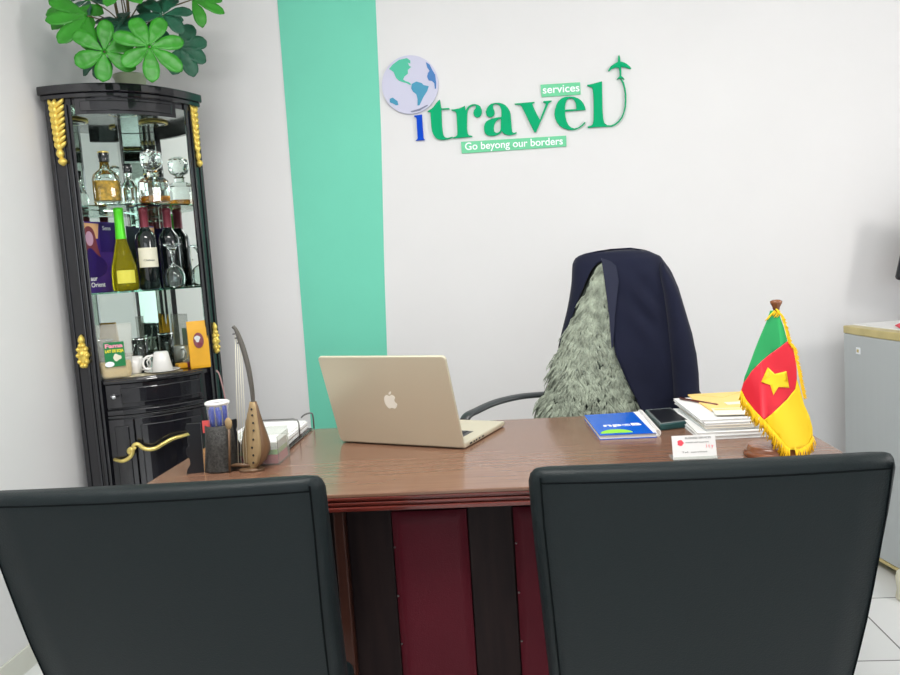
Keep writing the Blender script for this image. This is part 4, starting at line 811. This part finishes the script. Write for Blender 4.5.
# wire letter tray with papers
def bx(name, x0, x1, y0, y1, z0, z1, m, par): return link(name, B(x0, x1, y0, y1, z0, z1), m, par)
tr = thing('wire_letter_tray', 'grey wire letter tray behind the wooden instrument', 'tray', (-.70, 2.03, ZT))
for z, nm in ((.004, 'bottom_frame'), (.055, 'upper_frame')):
    pa = [(-.105, -.13, z), (.088, -.13, z), (.088, .15, z), (-.105, .15, z), (-.105, -.13, z)]
    if nm == 'upper_frame': pa = [(.088, .02, .006), (.088, .02, .048), (.084, .022, .058), (.07, .026, .060), (-.04, .03, .060), (-.05, .03, .050), (-.05, .03, .006)]
    link(nm, tube(pa, .0022, 8), 'steel', tr, smooth=True)
link('rear_loop', tube(spline([(.094, .15, .004), (.094, .148, .044), (.088, .146, .052), (.07, .144, .048), (.06, .144, .040)], 5), .0024, 8), 'steel', tr, smooth=True)
bm = bmesh.new()
for k in range(9): tube([(-.10+k*.0225, -.13, .004), (-.10+k*.0225, .15, .004)], .0012, 5, bm)
link('floor_wires', bm, 'steel', tr)
for k in range(7):
    y0 = -.125+.002*((k*3) % 4)
    o = link('document', B(-.092, .075+.003*((k*2) % 3), y0, .13, 0, .0036), ['paper', 'paper_grey', 'paper', 'paper_warm', 'paper', 'paper', 'paper'][k], bevel=.0006)
    nms = ['at the very bottom', 'second from the bottom', 'third from the bottom', 'in the middle', 'third from the top', 'second from the top', 'on top']
    tag(o, 'white document sheaf in the wire letter tray, %s of seven' % nms[k], 'document', 'documents in the wire tray', (-.70+.002*(k % 3), 2.03, ZT+.0066+k*.0040), .01*((k*5) % 3-1))
# clear acrylic leaflet box
t = thing('leaflet_box', 'clear acrylic box of leaflets to the right of the wooden instrument', 'box', (-.640, 1.838, ZT), math.radians(0))
bm = bmesh.new(); box(bm, -.07, .046, -.045, -.0435, 0, .055); box(bm, -.07, .046, .045, .0465, 0, .078); box(bm, -.0715, -.07, -.045, .0465, 0, .07); box(bm, .046, .0475, -.045, .0465, 0, .07)
link('clear_walls', bm, 'acrylic', t)
link('clear_bottom', B(-.07, .046, -.0435, .045, 0, .0015), 'acrylic', t)
for k, (m, h, nm) in enumerate((('pink', .022, 'pink leaflets lying at the bottom of the acrylic box'), ('green_pap', .012, 'green leaflets lying on the pink ones in the acrylic box'), ('paper', .020, 'white leaflets lying on top in the acrylic box'))):
    z0 = .002+[0, .0225, .035][k]
    tag(link('leaflets', B(-.066, .043, -.041, .041, 0, h), m, bevel=.001), nm, 'leaflets', None, (-.640, 1.838, ZT+z0), 0)

# ---------------- right side of desk ----------------
# blue spiral notebook
N = thing('spiral_notebook', 'bright blue spiral notebook lying on the desk', 'notebook', (0, 0, ZT))
q = [(.200, 1.898), (.340, 1.896), (.338, 2.160), (.186, 2.150)]
def quad_slab(q, z0, z1, inset=0):
    c = Vector((sum(p[0] for p in q)/4, sum(p[1] for p in q)/4))
    Q = [c+(Vector(p)-c)*(1-inset) for p in q]
    return loft([[(p.x, p.y, z0) for p in Q], [(p.x, p.y, z1) for p in Q]])
link('back_cover', quad_slab(q, 0, .0015), 'blue_cover', N); link('pages', quad_slab(q, .0015, .0105, .02), 'paper_warm', N)
cov = link('front_cover', quad_slab(q, .0105, .012), 'blue_cover', N)
link('white_margin', quad_slab([(.333, 1.898), (.342, 1.897), (.341, 2.159), (.325, 2.158)], .0121, .0126), 'white_print', cov)
plate('green_print', [(.245+.040*math.cos(a), 1.912+.040*abs(math.sin(a))) for a in [PI*i/24 for i in range(25)]], 'lime', cov, .0005, (), lambda x, y, d: Vector((x, y, .0124+d)))
text('lettering', 'npeB', .036, 'white_print', cov, basis((.222, 1.990, .0123), (1, 0, 0), (0, 1, 0)), fit=.098, bold=.001)
bm = bmesh.new()
for k in range(22):
    y = 1.904+k*.0118; x0 = .344
    tube([(x0+.0085*math.cos(a), y+.0005*a, .0092+.0090*math.sin(a)) for a in [2*PI*i/12 for i in range(13)]], .0012, 5, bm)
link('spiral_wire', bm, 'white_cer', N)
# dark tablet
t = thing('tablet_device', 'black screen device with teal case between notebook and paper stack', 'tablet', (0, 0, ZT))
q = [(.362, 1.962), (.447, 1.990), (.432, 2.172), (.358, 2.160)]
link('case', quad_slab(q, 0, .017), mat('dark_teal_case', (34, 74, 74), .35), t, bevel=.003)
link('screen', quad_slab(q, .0171, .0182, .16), 'dark_plastic', t); link('rim', quad_slab(q, .0165, .0176, .04), mat('grey_rim', (112, 118, 118), .35), t)
# pile of folders
specs = [  # x0,x1,y0,y1,h,rot,material,label
 (.428, .640, 1.848, 2.150, .009, 2, 'paper_grey', 'white folder at the very bottom of the paper pile'),
 (.432, .642, 1.850, 2.150, .008, -1, 'paper', 'white booklet second from the bottom of the paper pile'),
 (.446, .640, 1.862, 2.120, .007, 3, 'paper_grey', 'grey folder third from the bottom of the paper pile'),
 (.448, .648, 1.858, 2.130, .007, 1, 'paper_warm', 'cream folder in the middle of the paper pile'),
 (.444, .645, 1.860, 2.150, .006, 2.5, 'paper', 'white booklet third from the top of the paper pile'),
 (.440, .645, 1.868, 2.160, .006, 1, 'paper', 'white document second from the top of the paper pile')]
z = ZT+.0003
for x0, x1, y0, y1, h, rr, m, l in specs:
    cx, cy = (x0+x1)/2, (y0+y1)/2; hx, hy = (x1-x0)/2, (y1-y0)/2
    t = thing('folder', l, 'folder', (cx, cy, z), math.radians(rr), 'papers piled behind the flag')
    link('cover', B(-hx, hx, -hy, hy, 0, .0012), m, t); link('sheets', B(-hx+.002, hx-.003, -hy+.003, hy-.003, .0012, h-.0012), 'paper', t); link('cover', B(-hx, hx, -hy, hy, h-.0012, h), m, t)
    z += h+.0004
t = thing('envelope', 'manila envelope on top of the paper pile', 'envelope', (.565, 2.065, z), math.radians(2))
link('pocket', B(-.078, .075, -.105, .12, 0, .004), 'manila', t, bevel=.001)
link('flap', plate('tmpf', [(-.078, .12), (.075, .12), (.0, .05)], 'manila', t, .0008, (), lambda x, y, d: Vector((x, y, .0046+d))).data and B(-.02, .04, -.05, -.02, .0042, .0050), 'paper_warm', t)
z += .0045
t = thing('paper_slip', 'glossy cream leaflet lying on the front of the manila envelope', 'leaflet', (.525, 1.935, z), math.radians(-6))
link('sheet', B(-.035, .085, -.05, .03, 0, .0015), 'paper_warm', t); link('printed_band', B(-.03, .08, .005, .022, .0015, .0019), 'manila', t)
tag(link('pen', tube([(-.03, .06, .0035), (.03, -.06, .0035)], [.0035, .0035], 8), 'desk_edge', smooth=True), 'dark pen lying along left edge of the manila envelope', 'pen', None, (.487, 2.075, z-.0042), .1)
# business card leaning in a small holder
t = thing('card_holder', 'clear holder showing a white business card with red logo', 'card holder', (.381, 1.678, ZT))
link('acrylic_foot', B(-.047, .047, -.012, .04, 0, .003), 'acrylic', t); link('acrylic_lip', B(-.047, .047, -.014, -.012, 0, .010), 'acrylic', t)
t2 = thing('business_card', 'white business card with small red logo standing in the holder', 'business card', (.381, 1.6705, ZT+.0032))
tb = math.radians(14)
def cardm(x, zz, d=0): return Vector((x, zz*math.sin(tb)-d*math.cos(tb), zz*math.cos(tb)+d*math.sin(tb)))
cd_ = link('card', loft([[cardm(x, zz, 0) for x, zz in ((-.047, 0), (.047, 0), (.047, .052), (-.047, .052))], [cardm(x, zz, .0008) for x, zz in ((-.047, 0), (.047, 0), (.047, .052), (-.047, .052))]]), 'paper', t2)
plate('red_logo', [(-.029+.0065*math.cos(a)*(1+.15*math.cos(5*a)), .036+.0065*math.sin(a)) for a in [2*PI*i/30 for i in range(30)]], 'red', cd_, .0004, (), lambda x, y, d: cardm(x, y, .0011+d))
cb = lambda x, zz: basis(cardm(x, zz, .0012), (1, 0, 0), cardm(0, 1)-cardm(0, 0))
text('lettering', 'BUSINESS SERVICES', .006, 'steel', cd_, cb(-.018, .044), fit=.055, ext=.0002)
text('lettering', 'travel and tourism', .005, 'steel', cd_, cb(-.018, .035), fit=.05, ext=.0002)
text('lettering', 'i t y', .011, 'red', cd_, cb(.026, .024), fit=.015, ext=.0002)
text('lettering', 'Tel. services', .0045, 'steel', cd_, cb(-.028, .014), fit=.055, ext=.0002)

# table flag
FB = Vector((.555, 1.690, ZT))
base_ = thing('table_flag', 'small green, red and yellow star flag with gold fringe on wooden stand', 'flag', FB)
link('stand_base', lathe([(0, 0), (.062, 0), (.064, .004), (.063, .010), (.057, .012), (.056, .020), (.052, .024), (0, .026)], 40), 'wood_base', base_, smooth=True, bevel=.001)
link('pole', tube([(0, 0, .02), (.012, -.0, .325)], .0042, 10), 'wood_base', base_, smooth=True)
link('finial', lathe([(0, .318), (.006, .318), (.008, .326), (.012, .334), (.0125, .338), (.008, .341), (0, .342)], 20, (.0125, 0)), 'wood_base', base_, smooth=True)
F = D['F']
def fold(x, z):          # cloth surface: wraps forward of the pole in soft folds
    u = (x-.560); v = (1.09-z)/.33
    return 1.672-.018-.022*max(0, v)**.8*math.exp(-(u*9)**2)+.005*math.sin(u*60+z*22)*min(1, v*2)+max(0, .555-x)*.18*v
def cloth(name, outline, m, parent, dy=0, th=.0012):
    pts = outline
    bm = bmesh.new(); vs = [bm.verts.new((x, 0, z)) for x, z in pts]; bm.faces.new(vs)
    bmesh.ops.triangulate(bm, faces=bm.faces)
    xs = [p[0] for p in pts]; zs = [p[1] for p in pts]
    st = .008
    k = math.floor(min(xs)/st)*st
    while k < max(xs): bmesh.ops.bisect_plane(bm, geom=bm.verts[:]+bm.edges[:]+bm.faces[:], plane_co=(k, 0, 0), plane_no=(1, 0, 0)); k += st
    k = math.floor(min(zs)/st)*st
    while k < max(zs): bmesh.ops.bisect_plane(bm, geom=bm.verts[:]+bm.edges[:]+bm.faces[:], plane_co=(0, 0, k), plane_no=(0, 0, 1)); k += st
    for v in bm.verts: v.co.y = fold(v.co.x, v.co.z)+dy
    for v in bm.verts: v.co -= FB
    for f in bm.faces:
        f.normal_update()
        if f.normal.y > 0: f.normal_flip()
    return link(name, bm, m, parent, smooth=True, solid=th, recalc=False)
fl = cloth('flag_cloth', F['red'], 'flag_red', base_); lab(fl, 'red centre stripe')
lab(cloth('green_stripe', F['green'], 'flag_green', fl), 'green hoist stripe'); lab(cloth('yellow_stripe', F['yellow'], 'flag_yellow', fl), 'yellow fly stripe')
lab(cloth('star', F['star'], 'flag_yellow', fl, -.0015), 'yellow five-pointed star')
bm = bmesh.new()
def fringe(pts, ln, dirv, dn=.0016, loops=1.0):
    P = [Vector((x, 0, z)) for x, z in pts]; L_ = [0]
    for a, b in zip(P, P[1:]): L_.append(L_[-1]+(b-a).length)
    s = 0
    while s < L_[-1]:
        for i in range(len(P)-1):
            if L_[i] <= s <= L_[i+1]: p = P[i].lerp(P[i+1], (s-L_[i])/(L_[i+1]-L_[i])); break
        d = Vector(dirv).normalized(); j = random.uniform(-.25, .25); d = (d+Vector((j, random.uniform(-.2, .2), 0))).normalized()
        y = fold(p.x, p.z)-.0005
        l = ln*random.uniform(.8, 1.1); a = Vector((p.x, y, p.z))-FB
        tube([a, a+d*l*.5+Vector((random.uniform(-.001, .001), -.0015, 0)), a+d*l], .0010, 4, bm); s += dn
fringe(F['fr_left'], .029, (-.12, 0, -1)); fringe(F['fr_left'], .020, (-.3, .1, -.9), .0022)
fringe(F['fr_bot'], .025, (.1, 0, -1)); fringe(F['fr_top'], .010, (.75, 0, -.6), .0018); fringe(F['fr_top'], .009, (.4, -.1, -.9), .002)
fringe([(F['green'][0][0]-.004, F['green'][0][1]-.012), F['green'][1], F['green'][2]], .012, (-.4, 0, -.7), .0018)
lab(link('fringe', bm, 'fringe', base_, smooth=True), 'golden thread fringe')['kind'] = 'stuff'

# ---------------- office chair with fur cover and jacket ----------------
OC = thing('office_chair', 'black office chair behind the desk, mostly hidden under fur cover', 'chair', (.33, 2.47, 0))
J = D['J']
link('backrest', loft([[(x*w_+.045, y*.028+.075+yo, z) for x, y in [(math.copysign(abs(math.cos(a))**.6, math.cos(a)), math.sin(a)) for a in [2*PI*i/24 for i in range(24)]]] for z, w_, yo in ((.56, .19, -.01), (.7, .19, -.005), (.9, .17, 0), (1.05, .14, .005), (1.13, .10, .008), (1.165, .06, .010))]), 'dark_plastic', OC, smooth=True)
link('seat', B(-.24, .24, -.26, .06, .42, .50), 'dark_plastic', OC, smooth=True, bevel=.03, bseg=4)
for s in (-1, 1):
    # looped armrest: broad band that runs forward and down
    if s < 0: pts = [(-.15, .06, .765), (-.21, .04, .772), (-.255, .03, .774), (-.315, .01, .775), (-.367, -.02, .773), (-.412, -.05, .767), (-.457, -.09, .756), (-.494, -.13, .742), (-.505, -.13, .69), (-.44, -.08, .60), (-.30, -.05, .50), (-.20, -.05, .455)]
    else: pts = [(.15, .07, .775), (.19, .05, .778), (.215, .03, .778), (.225, -.02, .775), (.225, -.07, .76), (.225, -.10, .71), (.22, -.08, .60), (.21, -.05, .50), (.19, -.05, .455)]
    link('armrest', tube(spline(pts, 6), .021, 12, flat=.45), mat('grey_black_arm', (58, 62, 64), .35), OC, smooth=True)
link('gas_column', lathe([(0, .10), (.03, .10), (.03, .25), (.02, .26), (.02, .42), (0, .42)], 20, (0, -.04)), 'dark_plastic', OC, smooth=True)
for k in range(5):
    a = 2*PI*k/5+.3
    lg = link('leg', tube([(0, -.03, .11), (.26*math.cos(a), -.0+.26*math.sin(a), .07)], [.022, .014], 8), 'dark_plastic', OC, smooth=True)
    link('castor', lathe([(0, 0), (.022, .004), (.028, .028), (.022, .052), (0, .056)], 14, (.26*math.cos(a), -.0+.26*math.sin(a))), 'dark_plastic', lg, smooth=True)

def flip(tab): return sorted([(z, x) for x, z in tab])
jl, jr, ol, orr, fll, slv = [flip(J[k]) for k in ('jl', 'jr', 'ol', 'or', 'fl', 'slv_in')]
# fur throw: lofted solid body over the chair back, tufted with strands
FUR = thing('fur_throw', 'shaggy grey-green fur throw hanging over the office chair', 'fur throw', (.33, 2.47, .5))
FO = Vector((.33, 2.47, .5))
def fur_sec(z):
    l = interp(fll, z)+.006; r = interp([(.5, .46), (.7, .43), (.85, .40), (1.0, .39), (1.12, .37), (1.19, .34), (1.21, .32)], z)
    if z > 1.19: l = max(l, .26)
    c = (l+r)/2; hw = (r-l)/2
    d = interp([(.5, .075), (.9, .062), (1.1, .046), (1.18, .036), (1.205, .015)], z)
    yc = 2.455+interp([(.5, -.03), (.9, 0), (1.2, .03)], z)
    return c, hw, d, yc
rs = []; Nn = 40
zs = [.5, .6, .66, .72, .78, .84, .90, .96, 1.02, 1.08, 1.12, 1.155, 1.18, 1.195, 1.205]
def fur_pt(a, z):
    c, hw, d, yc = fur_sec(z); ca, sa = math.cos(a), math.sin(a)
    p = Vector((c+hw*math.copysign(abs(ca)**.75, ca), yc-d*math.copysign(abs(sa)**.8, sa), z))
    n1 = noise.noise(p*9)*.008; p.y -= n1
    return p
for z in zs: rs.append([fur_pt(2*PI*i/Nn, z)-FO for i in range(Nn)])
hide = link('hide', loft(rs), 'fur_base', FUR, smooth=True)
bm = bmesh.new()
def strand(p, n, ln):
    # curved tapering lock drooping down
    side = Vector((random.uniform(-1, 1), 0, 0)); j = random.uniform(-1.1, 1.1)
    g = Vector((j*.6+.25*math.sin(p.x*50+p.z*38), 0, -1))
    p1 = p+n*ln*.30+g*ln*.30; p2 = p+n*ln*.34+g*ln*.75; p3 = p+n*ln*.22+g*ln*1.05+Vector((random.uniform(-.004, .004), 0, 0))
    w_ = .0028; s = g.cross(n).normalized()*w_
    vs = []
    for q, k in ((p, .8), (p1, 1.0), (p2, .75)):
        vs.append([bm.verts.new(q-s*k), bm.verts.new(q+n*w_*.8*k), bm.verts.new(q+s*k)])
    tip = bm.verts.new(p3)
    for a, b in zip(vs, vs[1:]):
        for k in range(2): bm.faces.new((a[k], a[k+1], b[k+1], b[k]))
    for k in range(2): bm.faces.new((vs[-1][k], vs[-1][k+1], tip))
for _ in range(12500):
    z = .60+.60*random.random()**.85; a = random.uniform(-.35, PI+.35)
    p = fur_pt(a, z); e = .004
    t1 = fur_pt(a+.02, z)-p; t2 = fur_pt(a, min(1.2, z+.01))-p; n = t1.cross(t2)
    if n.length < 1e-9: continue
    n.normalize()
    if n.y > .3 and True: n = -n if n.dot(Vector((0, -1, 0))) < -.3 and math.sin(a) > .2 else n
    # strands under the jacket are pressed flat and left out
    inside = (z > interp([(x, y) for x, y in [(v[0], v[0]) for v in ol[:1]]], 0)) if False else None
    lo = interp(ol, z) if z > ol[0][0] else -9; ro = interp(orr, z)
    if z > 1.195: continue
    if p.x > ro-.004 or (z > ol[0][0] and p.x < lo+(.008 if z < 1.04 else .020)): continue
    strand(p-FO, n, random.uniform(.022, .044)*(1 if z < 1.1 else .75))
fs = link('fur_strands', bm, 'fur', FUR, smooth=True, recalc=False); fs['kind'] = 'stuff'

# jacket hung over the chair back
JK = thing('suit_jacket', 'dark navy suit jacket draped over the chair back', 'jacket', (.38, 2.47, .62))
JO = Vector((.38, 2.47, .62))
def jk_sec(z):
    l = interp(jl, z) if z > jl[0][0] else None
    r = interp(jr, z) if z >= .757 else .579
    return l, r
def jdepth(z): return interp([(.64, .102), (.9, .094), (1.05, .086), (1.15, .070), (1.2, .05), (1.225, .028), (1.24, .006)], z)
def jy(x, z, front=True):
    l = interp([(.64, .10), (.93, .142)]+jl[1:], z); r = jk_sec(z)[1]
    c = (l+r)/2; hw = max(.01, (r-l)/2); u = max(-1, min(1, (x-c)/hw)); d = jdepth(z)
    e = (1-abs(u)**2.4)**.5
    yc = 2.465+interp([(.6, -.02), (1.2, .03)], z)
    w_ = .016*noise.noise(Vector((x*7+z*2, 3.1, z*3.2)))+.007*math.sin((x*36+z*11))*max(0, min(1, (1.16-z)*4))
    # diagonal drag folds below the shoulder
    w_ += .009*math.sin(((x-.36)*1.2+(z-1.0)*1.0)*60)*math.exp(-((x-.42)/.06)**2-((z-1.05)/.09)**2)
    w_ *= min(1, d/.06)
    return yc-(d*e+(w_ if front else -w_*.3)*e) if front else yc+d*e*.8+.028*e*min(1, d/.06)
zr = sorted(set([round(.655+.0165*i, 4) for i in range(33)]+[1.197, 1.206, 1.215, 1.222, 1.228, 1.233, 1.238]))
apex = 1.2025
bm = bmesh.new()
# front right panel
def strip(rows, flipn=False):
    V = [[bm.verts.new(p-JO) for p in r] for r in rows]
    for a, b in zip(V, V[1:]):
        for k in range(len(a)-1): bm.faces.new((a[k], a[k+1], b[k+1], b[k]))
n = 26
rows = []
for z in [z for z in zr if z <= apex]+[apex]:
    x0 = interp(orr, z) if z < apex else .297; x1 = jk_sec(z)[1]
    if z < .757: x1 = .505+(.579-.505)*max(0, (z-.70)/.057)*0+.0
    if z < .757: x1 = .50
    rows.append([Vector((x0+(x1-x0)*k/n, jy(x0+(x1-x0)*k/n, z), z)) for k in range(n+1)])
strip(rows)
rows = []
for z in [jl[0][0]]+[z for z in zr if jl[0][0] < z <= apex]+[apex]:
    x0 = interp(jl, z); x1 = interp(ol, z) if z < apex else .297
    rows.append([Vector((x0+(x1-x0)*k/8, jy(x0+(x1-x0)*k/8, z), z)) for k in range(9)])
strip(rows)
rows = []
top = [z for z in zr if z > apex]
for z in [apex]+top:
    x0 = interp(jl, z) if z <= 1.232 else interp([(1.232, .264), (1.2395, .34)], z); x1 = interp([(a, b) for a, b in jr if b > .38], z) if z < 1.2385 else .39
    if z > 1.2385: x1 = .40
    XX = [x0+(.297-x0)*k/8 for k in range(8)]+[.297+(x1-.297)*k/26 for k in range(27)] if x0 < .29 else [x0+(x1-x0)*k/34 for k in range(35)]
    rows.append([Vector((x, jy(x, z), z)) for x in XX])
ft = rows
strip(rows)
# back panel
rows = []
for z in zr:
    x0 = interp([(.64, .12)]+jl, z) if z <= 1.232 else interp([(1.232, .264), (1.2395, .34)], z); x1 = jk_sec(z)[1] if z < 1.2385 else .40
    if z > .757: x1 = interp([(a, b) for a, b in jr if b > .38], z) if z < 1.2385 else .40
    else: x1 = .50
    XX = [x0+(.297-x0)*k/8 for k in range(8)]+[.297+(x1-.297)*k/26 for k in range(27)]
    if z > 1.2375: XX = [p.x for p in ft[-1]]
    rows.append([Vector((x, jy(x, z, False), z)) for x in XX])
strip(rows)
strip([ft[-1], rows[-1]])
bmesh.ops.remove_doubles(bm, verts=bm.verts, dist=.0004)
body = link('jacket_body', bm, 'navy', JK, smooth=True, solid=.003)
# lapel
lp = J['lap']
bm = bmesh.new(); vs = [bm.verts.new((x, 0, z)) for x, z in lp]; bm.faces.new(vs); bmesh.ops.triangulate(bm, faces=bm.faces)
k = .9
while k < 1.22: bmesh.ops.bisect_plane(bm, geom=bm.verts[:]+bm.edges[:]+bm.faces[:], plane_co=(0, 0, k), plane_no=(0, 0, 1)); k += .02
for v in bm.verts: v.co.y = jy(v.co.x, v.co.z)-.013
for v in bm.verts: v.co -= JO
for f in bm.faces:
    f.normal_update()
    if f.normal.y > 0: f.normal_flip()
link('lapel', bm, 'lapel_shading', JK, solid=.005, recalc=False, bevel=.001)
# hanging sleeve
rs = []
for z in [.758, .78, .84, .90, .96, 1.02, 1.08, 1.13, 1.165, 1.185]:
    xi = interp(slv, z)+.002; xo = interp(jr, z)-.018
    if z > 1.16: xi += (z-1.16)*.6
    c = (xi+xo)/2; hw = (xo-xi)/2; d = interp([(.75, .042), (1.0, .040), (1.12, .03), (1.19, .010)], z)
    yb = jy(min(c, xo-.012), z)-.0
    rs.append([Vector((c+hw*math.cos(a), yb-d*.35-d*math.sin(a)+.003*math.sin(z*60+a*2), z))-JO for a in [2*PI*i/24 for i in range(24)]])
link('sleeve', loft(rs, cap=True), 'navy', JK, smooth=True)

# ---------------- fridge ----------------
fd = Vector((.10, -.54, 0)).normalized()     # along the door from far edge to near edge
fa = math.atan2(fd.y, fd.x)
FR = thing('small_fridge', 'small grey fridge with gold trim strip along the door top', 'fridge', (1.268, 3.03, 0), fa)
# local: x along the door, y into the body (to the right of the room)
FWd = .52
dp = [(FWd*i/12, -.018*(1-(2*i/12-1)**2)-.001) for i in range(13)]
def doorslab(z0, z1, y1, e=0): return loft([[(x, y-e, z) for x, y in dp]+[(FWd, y1, z), (0, y1, z)] for z in (z0, z1)])
link('body', B(.004, FWd-.004, .046, .50, .045, .872), 'fridge', FR, bevel=.006)
dr_ = link('door', doorslab(.048, .860, .042), 'fridge', FR, bevel=.004)
lab(link('door_trim', doorslab(.860, .889, .042, .002), 'fridge_strip', FR, bevel=.004), 'gold door trim strip')
lab(link('door_trim', doorslab(.036, .048, .042, .002), 'fridge_strip', FR, bevel=.002), 'gold strip under the door')
link('gasket', B(.006, FWd-.006, .042, .046, .06, .865), 'dark_plastic', FR)
lt = link('lid', B(.002, FWd-.002, .030, .505, .873, .893), 'frame_white', FR, bevel=.005)
link('lid_seam', B(.002, FWd-.002, .026, .030, .874, .888), 'steel', lt)
for x, y in ((.05, .06), (.47, .06), (.05, .45), (.47, .45)): link('foot', lathe([(0, 0), (.018, 0), (.02, .045), (0, .045)], 14, (x, y)), 'dark_plastic', FR)
link('kick_panel', B(.01, FWd-.01, .05, .48, .004, .046), 'dark_plastic', FR)
lb = link('badge', B(.095, .12, -.016, -.0115, .790, .815), 'white_print', dr_, bevel=.002); link('badge_mark', B(.102, .113, -.0172, -.0158, .797, .808), 'fridge_strip', lb)
bm = bmesh.new(); V = []
for j in range(15):
    V.append([bm.verts.new((.0+.22*i/14, .16*j/14-.08, .006+.018*(1+noise.noise(Vector((i*.4, j*.5, 2))))*min(1, min(i, 14-i)/3, min(j, 14-j)/3))) for i in range(15)])
for a, b in zip(V, V[1:]):
    for i in range(14): bm.faces.new((a[i], a[i+1], b[i+1], b[i]))
tag(link('cloth', bm, 'red', smooth=True, solid=.004), 'coral red folded cloth on top of the small fridge', 'cloth', loc=(1.36, 2.80, .892), rz=-.3)
mo = thing('monitor', 'rounded black screen corner entering the photo above the fridge', 'monitor', (1.66, 2.98, .894), -.15)
bm = B(-.22, .24, -.012, .018, -.15, .15); bmesh.ops.rotate(bm, verts=bm.verts, cent=(0, 0, 0), matrix=Matrix.Rotation(math.radians(12), 3, 'Y')); bmesh.ops.translate(bm, verts=bm.verts, vec=(.035, 0, .262))
link('panel', bm, 'dark_plastic', mo, bevel=.012, bseg=4)
link('stand_neck', B(-.02, .05, .018, .030, .008, .24), 'dark_plastic', mo); link('stand_foot', B(-.09, .12, -.03, .09, 0, .01), 'dark_plastic', mo, bevel=.004)
t = thing('plastic_bottle', 'cream white plastic bottle on the floor beside the fridge', 'bottle', (1.272, 2.565, 0.0005))
link('body', lathe([(0, 0), (.036, 0), (.040, .006), (.036, .035), (.040, .075), (.036, .095), (.016, .108), (.014, .12), (0, .12)], 24), 'label_cream', t, smooth=True)
link('cap', lathe([(0, .135), (.015, .134), (.0165, .130), (.0165, .113), (0, .113)], 18), 'white_cer', t, smooth=True)
